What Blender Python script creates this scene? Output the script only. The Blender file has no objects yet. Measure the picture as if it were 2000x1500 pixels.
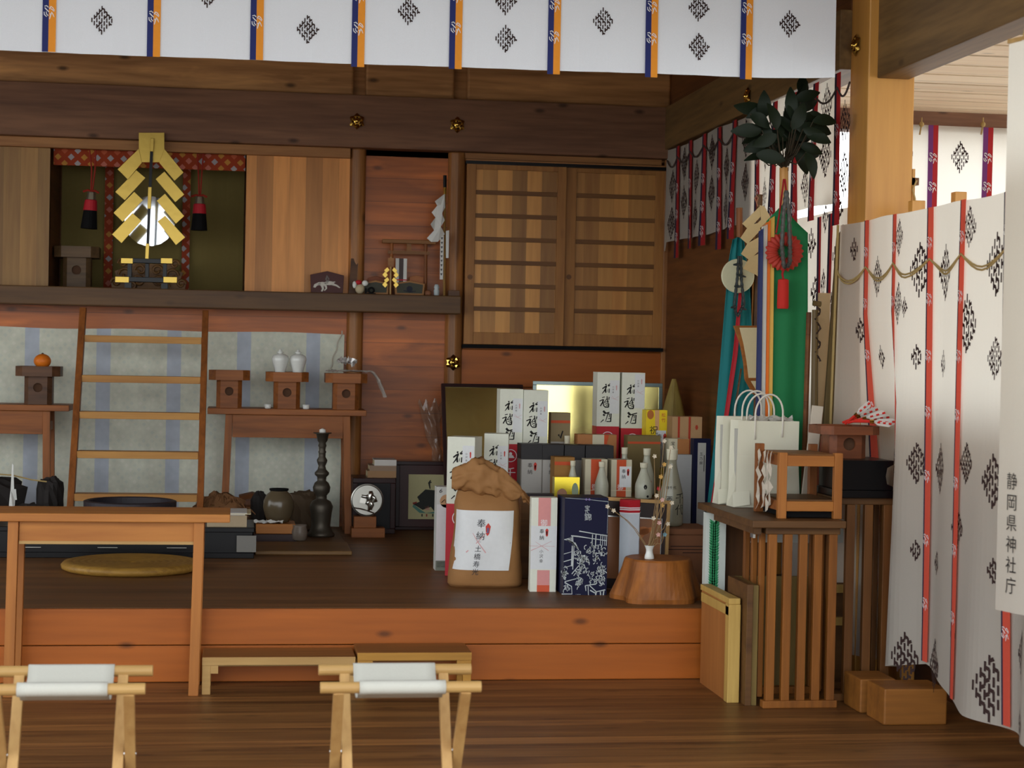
import bpy, math, random
from mathutils import Vector as V, Matrix, noise
random.seed(7)
SC = bpy.context.scene
COL = SC.collection
# ---------------------------------------------------------------- camera
F, YAW, PITCH, ROLL, H = 3600.0, math.radians(8.5), 60 / 3600.0, 0.02, 1.4
CAMP = V((0, 0, H))
FW = V((math.sin(YAW) * math.cos(PITCH), math.cos(YAW) * math.cos(PITCH), -math.sin(PITCH)))
_R = V((math.cos(YAW), -math.sin(YAW), 0)); _U = _R.cross(FW)
RT = _R * math.cos(ROLL) + _U * math.sin(ROLL)
UP = _U * math.cos(ROLL) - _R * math.sin(ROLL)
cd = bpy.data.cameras.new('camera'); cam = bpy.data.objects.new('camera', cd); COL.objects.link(cam)
M = Matrix.Identity(4)
for i in range(3):
    M[i][0] = RT[i]; M[i][1] = UP[i]; M[i][2] = -FW[i]; M[i][3] = CAMP[i]
cam.matrix_world = M
cd.sensor_width = 36.0; cd.lens = F / 2000 * 36; cd.clip_start = 0.05; cd.clip_end = 200
cd.dof.use_dof = True; cd.dof.focus_distance = 8.9; cd.dof.aperture_fstop = 5.0
SC.camera = cam
# ---------------------------------------------------------------- light and exposure
W = bpy.data.worlds.new('sky'); SC.world = W; W.use_nodes = True
_nt = W.node_tree; _bg = _nt.nodes['Background']
_tc = _nt.nodes.new('ShaderNodeTexCoord'); _sp = _nt.nodes.new('ShaderNodeSeparateXYZ'); _rp = _nt.nodes.new('ShaderNodeValToRGB')
_nt.links.new(_tc.outputs['Generated'], _sp.inputs[0]); _nt.links.new(_sp.outputs['Z'], _rp.inputs[0]); _nt.links.new(_rp.outputs[0], _bg.inputs[0])
_rp.color_ramp.elements[0].color = (0.92, 0.95, 0.96, 1); _rp.color_ramp.elements[1].color = (0.80, 0.88, 1.0, 1)
_bg.inputs[1].default_value = 2.0
SC.view_settings.view_transform = 'Standard'; SC.view_settings.look = 'None'
SC.view_settings.gamma = 1; SC.view_settings.exposure = 0.76; SC.view_settings.use_curve_mapping = False
SC.cycles.use_denoising = True
SC.cycles.max_bounces = 8; SC.cycles.diffuse_bounces = 5; SC.cycles.glossy_bounces = 4; SC.cycles.transmission_bounces = 6
SC.cycles.sample_clamp_indirect = 6.0
SC.cycles.caustics_reflective = False; SC.cycles.caustics_refractive = False


# ---------------------------------------------------------------- pixel helpers (photograph frame 2000 x 1500)
def _ray(px, py): return FW * F + RT * (px - 1000) + UP * (750 - py)
def at(px, py, Y): d = _ray(px, py); return CAMP + d * (Y / d.y)
def atX(px, py, X): d = _ray(px, py); return CAMP + d * (X / d.x)
def atZ(px, py, Z): d = _ray(px, py); return CAMP + d * ((Z - H) / d.z)
def rect(x0, y0, x1, y1, Y):
    my, mx = (y0 + y1) / 2, (x0 + x1) / 2
    return at(x0, my, Y).x, at(x1, my, Y).x, at(mx, y1, Y).z, at(mx, y0, Y).z     # X0 X1 Z0 Z1
ZS = 0.31            # stage floor
RX = 2.67            # plane of the wall with the hangings
BY = 11.4            # plane of the back wall
# ---------------------------------------------------------------- materials
def lin(c):
    f = lambda u: u / 12.92 if u <= 0.04045 else ((u + 0.055) / 1.055) ** 2.4
    return tuple(f(x / 255.0) for x in c[:3]) + (1.0,)
_mc = {}
def mat(name, col, rough=0.6, metal=0.0, spec=0.3, trans=0.0, bump=0.0, bscale=60, alpha=1.0, glass=0.0):
    if name in _mc: return _mc[name]
    m = bpy.data.materials.new(name); m.use_nodes = True; nt = m.node_tree; b = nt.nodes['Principled BSDF']
    b.inputs['Base Color'].default_value = lin(col); b.inputs['Roughness'].default_value = rough
    b.inputs['Metallic'].default_value = metal; b.inputs['Specular IOR Level'].default_value = spec
    b.inputs['Transmission Weight'].default_value = glass; b.inputs['Alpha'].default_value = alpha
    n = nt.nodes.new('ShaderNodeTexNoise'); n.inputs['Scale'].default_value = bscale
    tc = nt.nodes.new('ShaderNodeTexCoord'); nt.links.new(tc.outputs['Object'], n.inputs['Vector'])
    mx = nt.nodes.new('ShaderNodeMix'); mx.data_type = 'RGBA'; mx.blend_type = 'MULTIPLY'; mx.inputs[0].default_value = 0.08
    mx.inputs[6].default_value = lin(col); nt.links.new(n.outputs['Fac'], mx.inputs[7]); nt.links.new(mx.outputs[2], b.inputs['Base Color'])
    if bump:
        bp = nt.nodes.new('ShaderNodeBump'); bp.inputs['Strength'].default_value = bump; bp.inputs['Distance'].default_value = 0.004
        nt.links.new(n.outputs['Fac'], bp.inputs['Height']); nt.links.new(bp.outputs[0], b.inputs['Normal'])
    if trans:
        t = nt.nodes.new('ShaderNodeBsdfTranslucent'); nt.links.new(mx.outputs[2], t.inputs[0])
        ms = nt.nodes.new('ShaderNodeMixShader'); ms.inputs[0].default_value = trans
        nt.links.new(b.outputs[0], ms.inputs[1]); nt.links.new(t.outputs[0], ms.inputs[2])
        nt.links.new(ms.outputs[0], nt.nodes['Material Output'].inputs[0])
    _mc[name] = m
    return m

def wood(name, col, dark=None, axis='X', scale=9.0, knots=0.0, plank=None, pw=0.1, rough=0.5, spec=0.3, var=0.35, joint=0.5, sat=0.78, kn=None, fig=0.0):
    """grain along axis; plank = axis across which boards of width pw change tone"""
    if name in _mc: return _mc[name]
    m = bpy.data.materials.new(name); m.use_nodes = True; nt = m.node_tree; N = nt.nodes.new; L = nt.links.new
    b = nt.nodes['Principled BSDF']; b.inputs['Roughness'].default_value = rough; b.inputs['Specular IOR Level'].default_value = spec
    col = (col[0], col[1], col[2] * sat); dark = dark and (dark[0], dark[1], dark[2] * sat)
    c1 = lin(col); c2 = lin(dark) if dark else tuple(x * 0.5 for x in c1[:3]) + (1,)
    tc = N('ShaderNodeTexCoord'); mp = N('ShaderNodeMapping'); L(tc.outputs['Object'], mp.inputs['Vector'])
    st = [1.0, 1.0, 1.0]; st['XYZ'.index(axis)] = 0.07; mp.inputs['Scale'].default_value = st
    vec = mp.outputs['Vector']; sep = None
    if plank:
        sep = N('ShaderNodeSeparateXYZ'); L(tc.outputs['Object'], sep.inputs[0])
        dv = N('ShaderNodeMath'); dv.operation = 'DIVIDE'; L(sep.outputs[plank], dv.inputs[0]); dv.inputs[1].default_value = pw
        fl = N('ShaderNodeMath'); fl.operation = 'FLOOR'; L(dv.outputs[0], fl.inputs[0])
        wn = N('ShaderNodeTexWhiteNoise'); wn.noise_dimensions = '1D'; L(fl.outputs[0], wn.inputs['W'])
        ad = N('ShaderNodeVectorMath'); ad.operation = 'MULTIPLY_ADD'; L(wn.outputs['Color'], ad.inputs[0]); ad.inputs[1].default_value = (7, 7, 7); L(vec, ad.inputs[2]); vec = ad.outputs[0]
    n1 = N('ShaderNodeTexNoise'); n1.inputs['Scale'].default_value = scale; n1.inputs['Detail'].default_value = 5; n1.inputs['Distortion'].default_value = 1.2; L(vec, n1.inputs['Vector'])
    n2 = N('ShaderNodeTexNoise'); n2.inputs['Scale'].default_value = scale * 7; n2.inputs['Detail'].default_value = 3; L(vec, n2.inputs['Vector'])
    av = N('ShaderNodeMix'); av.inputs[0].default_value = 0.35; L(n1.outputs['Fac'], av.inputs[2]); L(n2.outputs['Fac'], av.inputs[3])
    rp = N('ShaderNodeValToRGB'); rp.color_ramp.elements[0].position = 0.36; rp.color_ramp.elements[1].position = 0.62
    rp.color_ramp.elements[0].color = c2; rp.color_ramp.elements[1].color = c1; L(av.outputs[0], rp.inputs[0])
    out = rp.outputs[0]
    if fig:
        m4 = N('ShaderNodeMapping'); s4 = [5.5, 5.5, 5.5]; s4['XYZ'.index(axis)] = 1.1; s4['XYZ'.index('X' if axis == 'Y' else 'Y')] = 0; m4.inputs['Scale'].default_value = s4; L(tc.outputs['Object'], m4.inputs['Vector'])
        n4 = N('ShaderNodeTexNoise'); n4.inputs['Scale'].default_value = 1.6; n4.inputs['Detail'].default_value = 4; n4.inputs['Distortion'].default_value = .4; L(m4.outputs[0], n4.inputs['Vector'])
        r4 = N('ShaderNodeMapRange'); r4.inputs[1].default_value = .56; r4.inputs[2].default_value = .72; r4.inputs[3].default_value = 0; r4.inputs[4].default_value = fig; L(n4.outputs['Fac'], r4.inputs[0])
        x4 = N('ShaderNodeMix'); x4.data_type = 'RGBA'; L(r4.outputs[0], x4.inputs[0]); L(out, x4.inputs[6]); x4.inputs[7].default_value = tuple(min(1, q * 1.75) for q in c1[:3]) + (1,); out = x4.outputs[2]
    if plank:
        mr = N('ShaderNodeMapRange'); mr.inputs[3].default_value = 1 - var; mr.inputs[4].default_value = 1 + var * 0.6; L(wn.outputs['Value'], mr.inputs[0])
        fr = N('ShaderNodeMath'); fr.operation = 'FRACT'; L(dv.outputs[0], fr.inputs[0])
        pg = N('ShaderNodeMath'); pg.operation = 'PINGPONG'; L(fr.outputs[0], pg.inputs[0]); pg.inputs[1].default_value = 0.5
        gt = N('ShaderNodeMapRange'); gt.inputs[1].default_value = 0.0; gt.inputs[2].default_value = 0.0035 / pw; gt.inputs[3].default_value = 1 - joint; gt.inputs[4].default_value = 1; L(pg.outputs[0], gt.inputs[0])
        mm = N('ShaderNodeMath'); mm.operation = 'MULTIPLY'; L(mr.outputs[0], mm.inputs[0]); L(gt.outputs[0], mm.inputs[1])
        mx = N('ShaderNodeMix'); mx.data_type = 'RGBA'; mx.blend_type = 'MULTIPLY'; mx.inputs[0].default_value = 1; L(out, mx.inputs[6]); L(mm.outputs[0], mx.inputs[7]); out = mx.outputs[2]
    if knots:
        nrm = kn or ('X' if axis == 'Y' else 'Y'); oth = [q for q in 'XYZ' if q not in (axis, nrm)][0]
        sk = N('ShaderNodeSeparateXYZ'); L(tc.outputs['Object'], sk.inputs[0]); mk = N('ShaderNodeCombineXYZ')
        for i_, (ax_, sc_) in enumerate(((axis, 1.35), (oth, 3.1))):
            mu = N('ShaderNodeMath'); mu.operation = 'MULTIPLY'; L(sk.outputs[ax_], mu.inputs[0]); mu.inputs[1].default_value = sc_; L(mu.outputs[0], mk.inputs[i_])
        vo = N('ShaderNodeTexVoronoi'); vo.voronoi_dimensions = '2D'; vo.inputs['Scale'].default_value = 1.0; L(mk.outputs[0], vo.inputs['Vector'])
        kr = N('ShaderNodeMapRange'); kr.inputs[1].default_value = 0.018; kr.inputs[2].default_value = 0.06; kr.inputs[3].default_value = knots; kr.inputs[4].default_value = 0; L(vo.outputs['Distance'], kr.inputs[0])
        kx = N('ShaderNodeMix'); kx.data_type = 'RGBA'; L(kr.outputs[0], kx.inputs[0]); L(out, kx.inputs[6]); kx.inputs[7].default_value = tuple(x * 0.28 for x in c2[:3]) + (1,); out = kx.outputs[2]
    L(out, b.inputs['Base Color'])
    bp = N('ShaderNodeBump'); bp.inputs['Strength'].default_value = 0.15; bp.inputs['Distance'].default_value = 0.003; L(av.outputs[0], bp.inputs['Height']); L(bp.outputs[0], b.inputs['Normal'])
    _mc[name] = m
    return m

def brocade(name, base, cols, cell, rough=0.6, amount=1.0, bands=None):
    """woven lozenge pattern in the cloth's X-Z plane"""
    m = bpy.data.materials.new(name); m.use_nodes = True; nt = m.node_tree; N = nt.nodes.new; L = nt.links.new
    b = nt.nodes['Principled BSDF']; b.inputs['Roughness'].default_value = rough; b.inputs['Specular IOR Level'].default_value = 0.15
    tc = N('ShaderNodeTexCoord'); sp = N('ShaderNodeSeparateXYZ'); L(tc.outputs['Object'], sp.inputs[0])
    def mth(op, a, c=None):
        q = N('ShaderNodeMath'); q.operation = op
        L(a, q.inputs[0]) if not isinstance(a, (int, float)) else setattr(q.inputs[0], 'default_value', a)
        if c is not None: (L(c, q.inputs[1]) if not isinstance(c, (int, float)) else setattr(q.inputs[1], 'default_value', c))
        return q.outputs[0]
    sx = mth('DIVIDE', sp.outputs['X'], cell); sz = mth('DIVIDE', sp.outputs['Z'], cell)
    a = mth('ADD', sx, sz); d = mth('SUBTRACT', sx, sz)
    fa = mth('PINGPONG', a, 0.5); fd = mth('PINGPONG', d, 0.5)
    mxv = mth('MINIMUM', fa, fd)
    ins = mth('GREATER_THAN', mxv, 0.24)
    cmb = N('ShaderNodeCombineXYZ'); L(mth('FLOOR', a), cmb.inputs[0]); L(mth('FLOOR', d), cmb.inputs[1])
    wn = N('ShaderNodeTexWhiteNoise'); wn.noise_dimensions = '2D'; L(cmb.outputs[0], wn.inputs['Vector'])
    rp = N('ShaderNodeValToRGB'); rp.color_ramp.interpolation = 'CONSTANT'
    els = rp.color_ramp.elements
    for i, c in enumerate(cols):
        e = els[i] if i < 2 else els.new(0.5)
        e.position = i / len(cols); e.color = lin(c)
    L(wn.outputs['Value'], rp.inputs[0])
    mx = N('ShaderNodeMix'); mx.data_type = 'RGBA'; L(mth('MULTIPLY', ins, amount), mx.inputs[0]); mx.inputs[6].default_value = lin(base); L(rp.outputs[0], mx.inputs[7]); out = mx.outputs[2]
    if bands:
        w = mth('FRACT', mth('DIVIDE', sp.outputs['X'], bands[0])); k = mth('LESS_THAN', w, bands[1])
        m2 = N('ShaderNodeMix'); m2.data_type = 'RGBA'; L(mth('MULTIPLY', k, 0.8), m2.inputs[0]); L(out, m2.inputs[6]); m2.inputs[7].default_value = lin(bands[2]); out = m2.outputs[2]
    n = N('ShaderNodeTexNoise'); n.inputs['Scale'].default_value = 14; L(tc.outputs['Object'], n.inputs['Vector'])
    m3 = N('ShaderNodeMix'); m3.data_type = 'RGBA'; m3.blend_type = 'MULTIPLY'; m3.inputs[0].default_value = 0.3; L(out, m3.inputs[6]); L(n.outputs['Fac'], m3.inputs[7])
    L(m3.outputs[2], b.inputs['Base Color'])
    return m

# ---------------------------------------------------------------- mesh builder
GL = {}
def glyph(ch):
    if ch in GL: return GL[ch]
    c = bpy.data.curves.new('g', 'FONT'); c.body = ch; c.resolution_u = 3
    o = bpy.data.objects.new('g', c); COL.objects.link(o)
    me = bpy.data.meshes.new_from_object(o.evaluated_get(bpy.context.evaluated_depsgraph_get()))
    g = ([(v.co.x, v.co.y) for v in me.vertices], [tuple(p.vertices) for p in me.polygons])
    bpy.data.objects.remove(o); bpy.data.curves.remove(c); bpy.data.meshes.remove(me)
    GL[ch] = g
    return g
for _c in '静岡県神社庁奉納土橋寿光御小沢幸宝乃錦缶6松竹祝彩千代玉白N無料酒':
    glyph(_c)

def plane_map(o, ex, ey, en=None, off=0.0008):
    o, ex, ey = V(o), V(ex).normalized(), V(ey).normalized()
    n = V(en).normalized() if en is not None else ex.cross(ey)
    return lambda a, b: o + ex * a + ey * b + n * off

class MB:
    def __init__(s): s.v, s.f, s.m = [], [], []
    def add(s, vs, fs, m=0):
        k = len(s.v); s.v += [V(p) for p in vs]
        for f in fs: s.f.append(tuple(k + i for i in f)); s.m.append(m)
        return s
    def box(s, x0, x1, y0, y1, z0, z1, m=0):
        return s.add([(x0, y0, z0), (x1, y0, z0), (x1, y1, z0), (x0, y1, z0), (x0, y0, z1), (x1, y0, z1), (x1, y1, z1), (x0, y1, z1)],
                     [(0, 3, 2, 1), (4, 5, 6, 7), (0, 1, 5, 4), (1, 2, 6, 5), (2, 3, 7, 6), (3, 0, 4, 7)], m)
    def bar(s, p, q, w, h, m=0, up=(0, 0, 1)):
        p, q = V(p), V(q); d = (q - p).normalized(); u = V(up); sd = d.cross(u)
        if sd.length < 1e-4: sd = d.cross(V((0, 1, 0)))
        sd.normalize(); u = sd.cross(d); a, b = sd * (w / 2), u * (h / 2)
        vs = [e + i * a + j * b for e in (p, q) for i, j in ((-1, -1), (1, -1), (1, 1), (-1, 1))]
        return s.add(vs, [(0, 1, 2, 3), (7, 6, 5, 4), (0, 4, 5, 1), (1, 5, 6, 2), (2, 6, 7, 3), (3, 7, 4, 0)], m)
    def tube(s, pts, r, n=8, m=0, flat=1.0, close=False):
        pts = [V(p) for p in pts]; k = len(pts); rs = r if isinstance(r, (list, tuple)) else [r] * k
        vs = []; ref = None
        for i in range(k):
            t = (pts[min(i + 1, k - 1)] - pts[max(i - 1, 0)]).normalized() if not close else (pts[(i + 1) % k] - pts[i - 1]).normalized()
            if ref is None: ref = t.orthogonal().normalized() if abs(t.z) > .9 else t.cross(V((0, 0, 1))).normalized()
            a = (ref - t * ref.dot(t)).normalized(); b = t.cross(a); ref = a
            vs += [pts[i] + (a * math.cos(2 * math.pi * j / n) + b * math.sin(2 * math.pi * j / n) * flat) * rs[i] for j in range(n)]
        fs = [(i * n + j, i * n + (j + 1) % n, ((i + 1) % k) * n + (j + 1) % n, ((i + 1) % k) * n + j) for i in range(k if close else k - 1) for j in range(n)]
        if not close: fs += [tuple(range(n - 1, -1, -1)), tuple((k - 1) * n + j for j in range(n))]
        return s.add(vs, fs, m)
    def lathe(s, prof, c=(0, 0, 0), n=24, m=0, wob=None):
        vs = []
        for r, z in prof:
            for j in range(n):
                a = 2 * math.pi * j / n; rr = r * (wob(a, z) if wob else 1)
                vs.append((c[0] + rr * math.cos(a), c[1] + rr * math.sin(a), c[2] + z))
        k = len(prof); fs = [(i * n + j, i * n + (j + 1) % n, (i + 1) * n + (j + 1) % n, (i + 1) * n + j) for i in range(k - 1) for j in range(n)]
        fs += [tuple(range(n - 1, -1, -1)), tuple((k - 1) * n + j for j in range(n))]
        return s.add(vs, fs, m)
    def prism(s, poly, mp, d, m=0, n=(0, -1, 0)):
        """polygon poly (a,b) mapped by mp, thickened by d along n"""
        k = len(poly); n = V(n) * d
        f = [V(mp(a, b)) for a, b in poly]; vs = f + [p - n for p in f]
        return s.add(vs, [tuple(range(k)), tuple(range(2 * k - 1, k - 1, -1))] + [(i, k + i, k + (i + 1) % k, (i + 1) % k) for i in range(k)], m)
    def poly(s, pts, m=0): return s.add(pts, [tuple(range(len(pts)))], m)
    def brush(s, st, mp, m=0):
        """stroke of (a,b,width) points drawn on a mapped surface"""
        k = len(st); vs = []
        for i, (a, b, w) in enumerate(st):
            p, q = st[max(i - 1, 0)], st[min(i + 1, k - 1)]
            dx, dy = q[0] - p[0], q[1] - p[1]; l = math.hypot(dx, dy) or 1
            vs += [mp(a - dy / l * w / 2, b + dx / l * w / 2), mp(a + dy / l * w / 2, b - dx / l * w / 2)]
        return s.add(vs, [(2 * i, 2 * i + 1, 2 * i + 3, 2 * i + 2) for i in range(k - 1)], m)
    def text(s, t, mp, a, b, size, m=0, vert=True, gap=1.08, sx=1.0, slant=0.0):
        """first character's top left corner at (a,b) of the map"""
        for ch in t:
            if ch != ' ':
                vs, fs = glyph(ch)
                s.add([mp(a + (x + slant * y) * size * sx, b - size * 0.85 + y * size) for x, y in vs], fs, m)
            if vert: b -= size * gap
            else: a += size * gap * sx * (0.62 if ch.isascii() else 1)
        return s
    def grid(s, fn, nu, nv, m=0):
        vs = [fn(i / nu, j / nv) for j in range(nv + 1) for i in range(nu + 1)]
        return s.add(vs, [(j * (nu + 1) + i, j * (nu + 1) + i + 1, (j + 1) * (nu + 1) + i + 1, (j + 1) * (nu + 1) + i) for j in range(nv) for i in range(nu)], m)
    def disc(s, c, r, mp, m=0, n=20, rb=None):
        rb = rb or r
        return s.add([mp(c[0] + r * math.cos(2 * math.pi * i / n), c[1] + rb * math.sin(2 * math.pi * i / n)) for i in range(n)], [tuple(range(n))], m)
    def ring(s, c, r, w, mp, m=0, n=24, a0=0, a1=2 * math.pi):
        return s.brush([(c[0] + r * math.cos(a0 + (a1 - a0) * i / n), c[1] + r * math.sin(a0 + (a1 - a0) * i / n), w) for i in range(n + 1)], mp, m)
    def ball(s, c, r, n=10, m=0, sq=(1, 1, 1), nz=0.0, fr=8.0):
        vs = []; k = n // 2 + 1
        for i in range(1, k):
            t = math.pi * i / k
            for j in range(n):
                a = 2 * math.pi * j / n; d = V((math.sin(t) * math.cos(a), math.sin(t) * math.sin(a), math.cos(t)))
                q = r * (1 + (nz * noise.noise(d * fr * .3 + V(c) * 9) if nz else 0)); vs.append(V(c) + V((d.x * sq[0], d.y * sq[1], d.z * sq[2])) * q)
        vs += [V(c) + V((0, 0, r * sq[2])), V(c) - V((0, 0, r * sq[2]))]; b = (k - 1) * n
        fs = [(i * n + j, (i + 1) * n + j, (i + 1) * n + (j + 1) % n, i * n + (j + 1) % n) for i in range(k - 2) for j in range(n)]
        fs += [(b, j, (j + 1) % n) for j in range(n)] + [(b + 1, (k - 2) * n + (j + 1) % n, (k - 2) * n + j) for j in range(n)]
        return s.add(vs, fs, m)
    def build(s, name, mats, parent=None, loc=None, rz=0.0, bev=0.0, smooth=False, solid=0.0, sub=0):
        me = bpy.data.meshes.new(name); me.from_pydata([tuple(p) for p in s.v], [], s.f)
        for q in (mats if isinstance(mats, (list, tuple)) else [mats]): me.materials.append(q)
        me.polygons.foreach_set('material_index', s.m)
        if smooth: me.polygons.foreach_set('use_smooth', [True] * len(s.f))
        me.update()
        o = bpy.data.objects.new(name, me); COL.objects.link(o)
        if parent is not None: o.parent = parent
        if loc is not None: o.location = loc
        if rz: o.rotation_euler = (0, 0, rz)
        if solid:
            q = o.modifiers.new('solid', 'SOLIDIFY'); q.thickness = solid; q.offset = 0
        if bev:
            q = o.modifiers.new('bevel', 'BEVEL'); q.width = bev; q.segments = 2; q.limit_method = 'ANGLE'; q.angle_limit = 0.7
        if sub:
            q = o.modifiers.new('sub', 'SUBSURF'); q.levels = sub; q.render_levels = sub
        return o

def tag(o, label=None, cat=None, group=None, kind=None):
    if label: o['label'] = label
    if cat: o['category'] = cat
    if group: o['group'] = group
    if kind: o['kind'] = kind
    return o
def thing(name, label, cat, loc=(0, 0, 0), rz=0.0, group=None):
    o = bpy.data.objects.new(name, None); o.empty_display_size = 0.05; COL.objects.link(o)
    o.location = loc; o.rotation_euler = (0, 0, rz)
    return tag(o, label, cat, group)
def struct(name, mb, mats, parent=None, **k):
    o = mb.build(name, mats, parent, **k)
    if parent is None: o['kind'] = 'structure'
    return o
def copy_tree(o, parent=None):
    c = o.copy(); COL.objects.link(c); c.parent = parent
    for ch in list(o.children): copy_tree(ch, c)
    return c
def B(*a): return MB().box(*a)
# ---------------------------------------------------------------- palette
w_floor = wood('floor wood', (148, 101, 69), (92, 58, 39), 'X', 7, .5, 'Y', .105, .42, .3, .3, .5, kn='Z')
w_stage = wood('stage floor wood', (127, 86, 60), (97, 65, 44), 'X', 6, 0, 'Y', .12, .5, .25, .2, .4)
w_riser = wood('riser wood', (172, 93, 36), (148, 78, 28), 'X', 5, .8, None, .1, .45)
w_beam = wood('weathered beam', (138, 98, 78), (102, 70, 56), 'X', 6, .8, None, .1, .6, sat=.92)
w_beamY = wood('weathered beam lengthwise', (134, 104, 80), (100, 76, 58), 'Y', 6, .6, None, .1, .6)
w_frieze = wood('upper boards', (204, 148, 92), (150, 104, 62), 'X', 6, .9, None, .1, .55, fig=.55, sat=1.0)
w_rail = wood('pale rail', (170, 118, 86), (138, 90, 62), 'X', 8)
w_panel = wood('sliding panel boards', (222, 150, 100), (190, 124, 78), 'Z', 6, 0, 'X', .1, .45, .35, .32, .15)
w_panelL = wood('side panel boards', (166, 124, 82), (138, 98, 62), 'Z', 6, 0, 'X', .1, .45, .35, .25, .15)
w_log = wood('log boards', (182, 98, 44), (130, 68, 26), 'X', 5, .7, 'Z', .145, .42, .4, .25, .55, fig=.5)
w_post = wood('post wood', (160, 106, 70), (112, 70, 46), 'Z', 7, .8, None, .1, .45, .4, fig=.5)
w_shelf = wood('shelf wood', (104, 74, 54), (74, 50, 36), 'X', 6, .3)
w_dark = wood('dark wall boards', (120, 73, 44), (90, 52, 32), 'Y', 6, 0, 'Z', .3, .6, .3, .2, .3)
w_pillar = wood('pillar wood', (206, 150, 92), (188, 132, 78), 'Z', 5, 0, None, .1, .38, .4)
w_porch = wood('porch ceiling boards', (250, 234, 208), (236, 212, 180), 'X', 6, .5, 'Y', .28, .6, .3, .10, .8, sat=.98, kn='Z')
w_door = wood('door frame wood', (166, 114, 74), (140, 92, 58), 'Z', 8, .2)
w_doorp = wood('door board', (204, 146, 96), (172, 116, 72), 'Z', 5, 0, 'X', .093, .45, .4, .42, .1)
w_slat = wood('door slat', (120, 80, 50), (96, 60, 36), 'X', 8)
w_hin = wood('cedar joinery', (156, 92, 52), (120, 68, 38), 'X', 8, 0)
w_hinZ = wood('cedar joinery upright', (150, 88, 50), (112, 64, 36), 'Z', 8, 0)
w_pale = wood('pale new wood', (186, 150, 100), (164, 126, 80), 'X', 7, .25, sat=.92)
w_paleZ = wood('pale new wood upright', (186, 148, 100), (164, 124, 80), 'Z', 7, .1, sat=.92)
w_table = wood('table wood', (186, 122, 72), (160, 98, 54), 'X', 6, 0)
w_tableZ = wood('table leg wood', (176, 112, 66), (146, 88, 50), 'Z', 6, 0)
w_step = wood('step bench top', (150, 100, 64), (112, 72, 44), 'X', 6, .3)
w_old = wood('old brown board', (110, 76, 52), (80, 52, 34), 'X', 6, .2)
w_oldZ = wood('old brown slat', (150, 92, 44), (112, 66, 32), 'Z', 7, .4)
w_oldZ2 = wood('old dark slat', (122, 78, 46), (88, 54, 32), 'Z', 7, .3)
w_ply = wood('plywood', (176, 116, 78), (150, 94, 60), 'Z', 4, .2)
w_batten = wood('pale batten', (206, 172, 122), (178, 142, 94), 'Z', 8, .1)
black = mat('black lacquer', (12, 11, 13), .3, 0, .22)
blackm = mat('matt black', (14, 13, 14), .75, 0, .15)
darkbrown = mat('dark brown lacquer', (44, 20, 19), .35, 0, .25)
gold = mat('gold leaf metal', (176, 148, 74), .34, 1.0, bump=.15, bscale=30)
goldb = mat('polished brass', (236, 196, 96), .14, 1.0)
silver = mat('mirror silver', (232, 236, 240), .06, 1.0)
pewter = mat('pewter', (170, 168, 160), .3, 1.0)
bronze = mat('old bronze', (78, 72, 62), .45, .55, bump=.2)
cloth_w = mat('white cloth', (231, 226, 214), .85, 0, .1, trans=.55, bump=.06, bscale=300)
cloth_b = mat('banner cloth', (240, 243, 248), .85, 0, .1, trans=.04, bump=.05, bscale=300)
ink = mat('dark brown print', (52, 34, 32), .8)
inkb = mat('black ink', (26, 24, 22), .7)
navy = mat('navy ribbon', (36, 44, 104), .7)
orange = mat('orange ribbon', (246, 158, 48), .7, trans=.1)
navyd = mat('deep navy ribbon', (44, 36, 60), .75)
purple = mat('purple ribbon', (112, 52, 116), .75)
red = mat('red ribbon', (172, 36, 40), .75, trans=.15)
coral = mat('backlit red ribbon', (232, 96, 74), .75, trans=.3)  # red lifted towards coral: the backlight is put into the colour
crimson = mat('crimson', (186, 32, 44), .6)
white = mat('white paper', (228, 228, 222), .7, trans=.08)
whitem = mat('white mark', (236, 236, 236), .7)
cream = mat('cream board', (226, 212, 170), .7)
cord_m = mat('rope cord', (176, 150, 96), .8)
porcelain = mat('white porcelain', (226, 228, 222), .12, 0, .5)
kraft = mat('kraft paper', (158, 114, 70), .7, 0, .2, bump=.6, bscale=26)
brick = mat('vermilion', (176, 56, 42), .55)
steel = mat('bright steel', (200, 200, 196), .25, 1.0)
teal = mat('teal cloth', (26, 122, 124), .7)
green = mat('green cloth', (36, 128, 76), .75, trans=.1)
leafg = mat('sakaki leaf', (24, 34, 20), .5, 0, .18)
twig = mat('twig', (60, 52, 38), .7)
ground_m = mat('dark gravel', (128, 126, 116), .9, bscale=20)
# ---------------------------------------------------------------- the room shell
struct('floor', B(-4.6, RX + .35, 3.1, 7.81, -.12, 0), w_floor)
struct('stage_floor', B(-4.6, RX + .05, 7.8, 12.2, .02, ZS), w_stage)
mb = B(-4.6, RX, 7.775, 7.799, .158, ZS - .002); mb.box(-4.6, RX, 7.78, 7.799, 0.002, .154)
struct('trim_1', mb, w_riser, bev=.003)
struct('ground', B(-14, 16, -14, 24, -.66, -.6), ground_m)
struct('bounce_ground', B(3.2, 15, 2, 20, -.6, -.59), mat('pale bounce ground', (232, 228, 218), .9, bscale=20))  # unseen bright ground added to bounce light up to the porch ceiling
struct('ceiling', B(-4.6, RX + .35, 3.1, 12.3, 4.0, 4.1), w_dark)
mb = B(-4.7, -4.6, 3.1, 12.3, 2.75, 4.1); mb.box(-4.7, -4.6, 10.2, 12.3, -.1, 2.75); mb.box(-4.7, -4.6, 3.1, 10.2, -.1, .3)
struct('wall_left', mb, w_dark)     # open bays on this side too
for _y in (5.3, 7.7, 10.1): struct('pillar', B(-4.72, -4.5, _y, _y + .22, -.1, 2.8), w_pillar)
struct('lintel', B(-4.6, RX + .3, 3.1, 3.35, 3.5, 4.0), w_beam)
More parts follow.
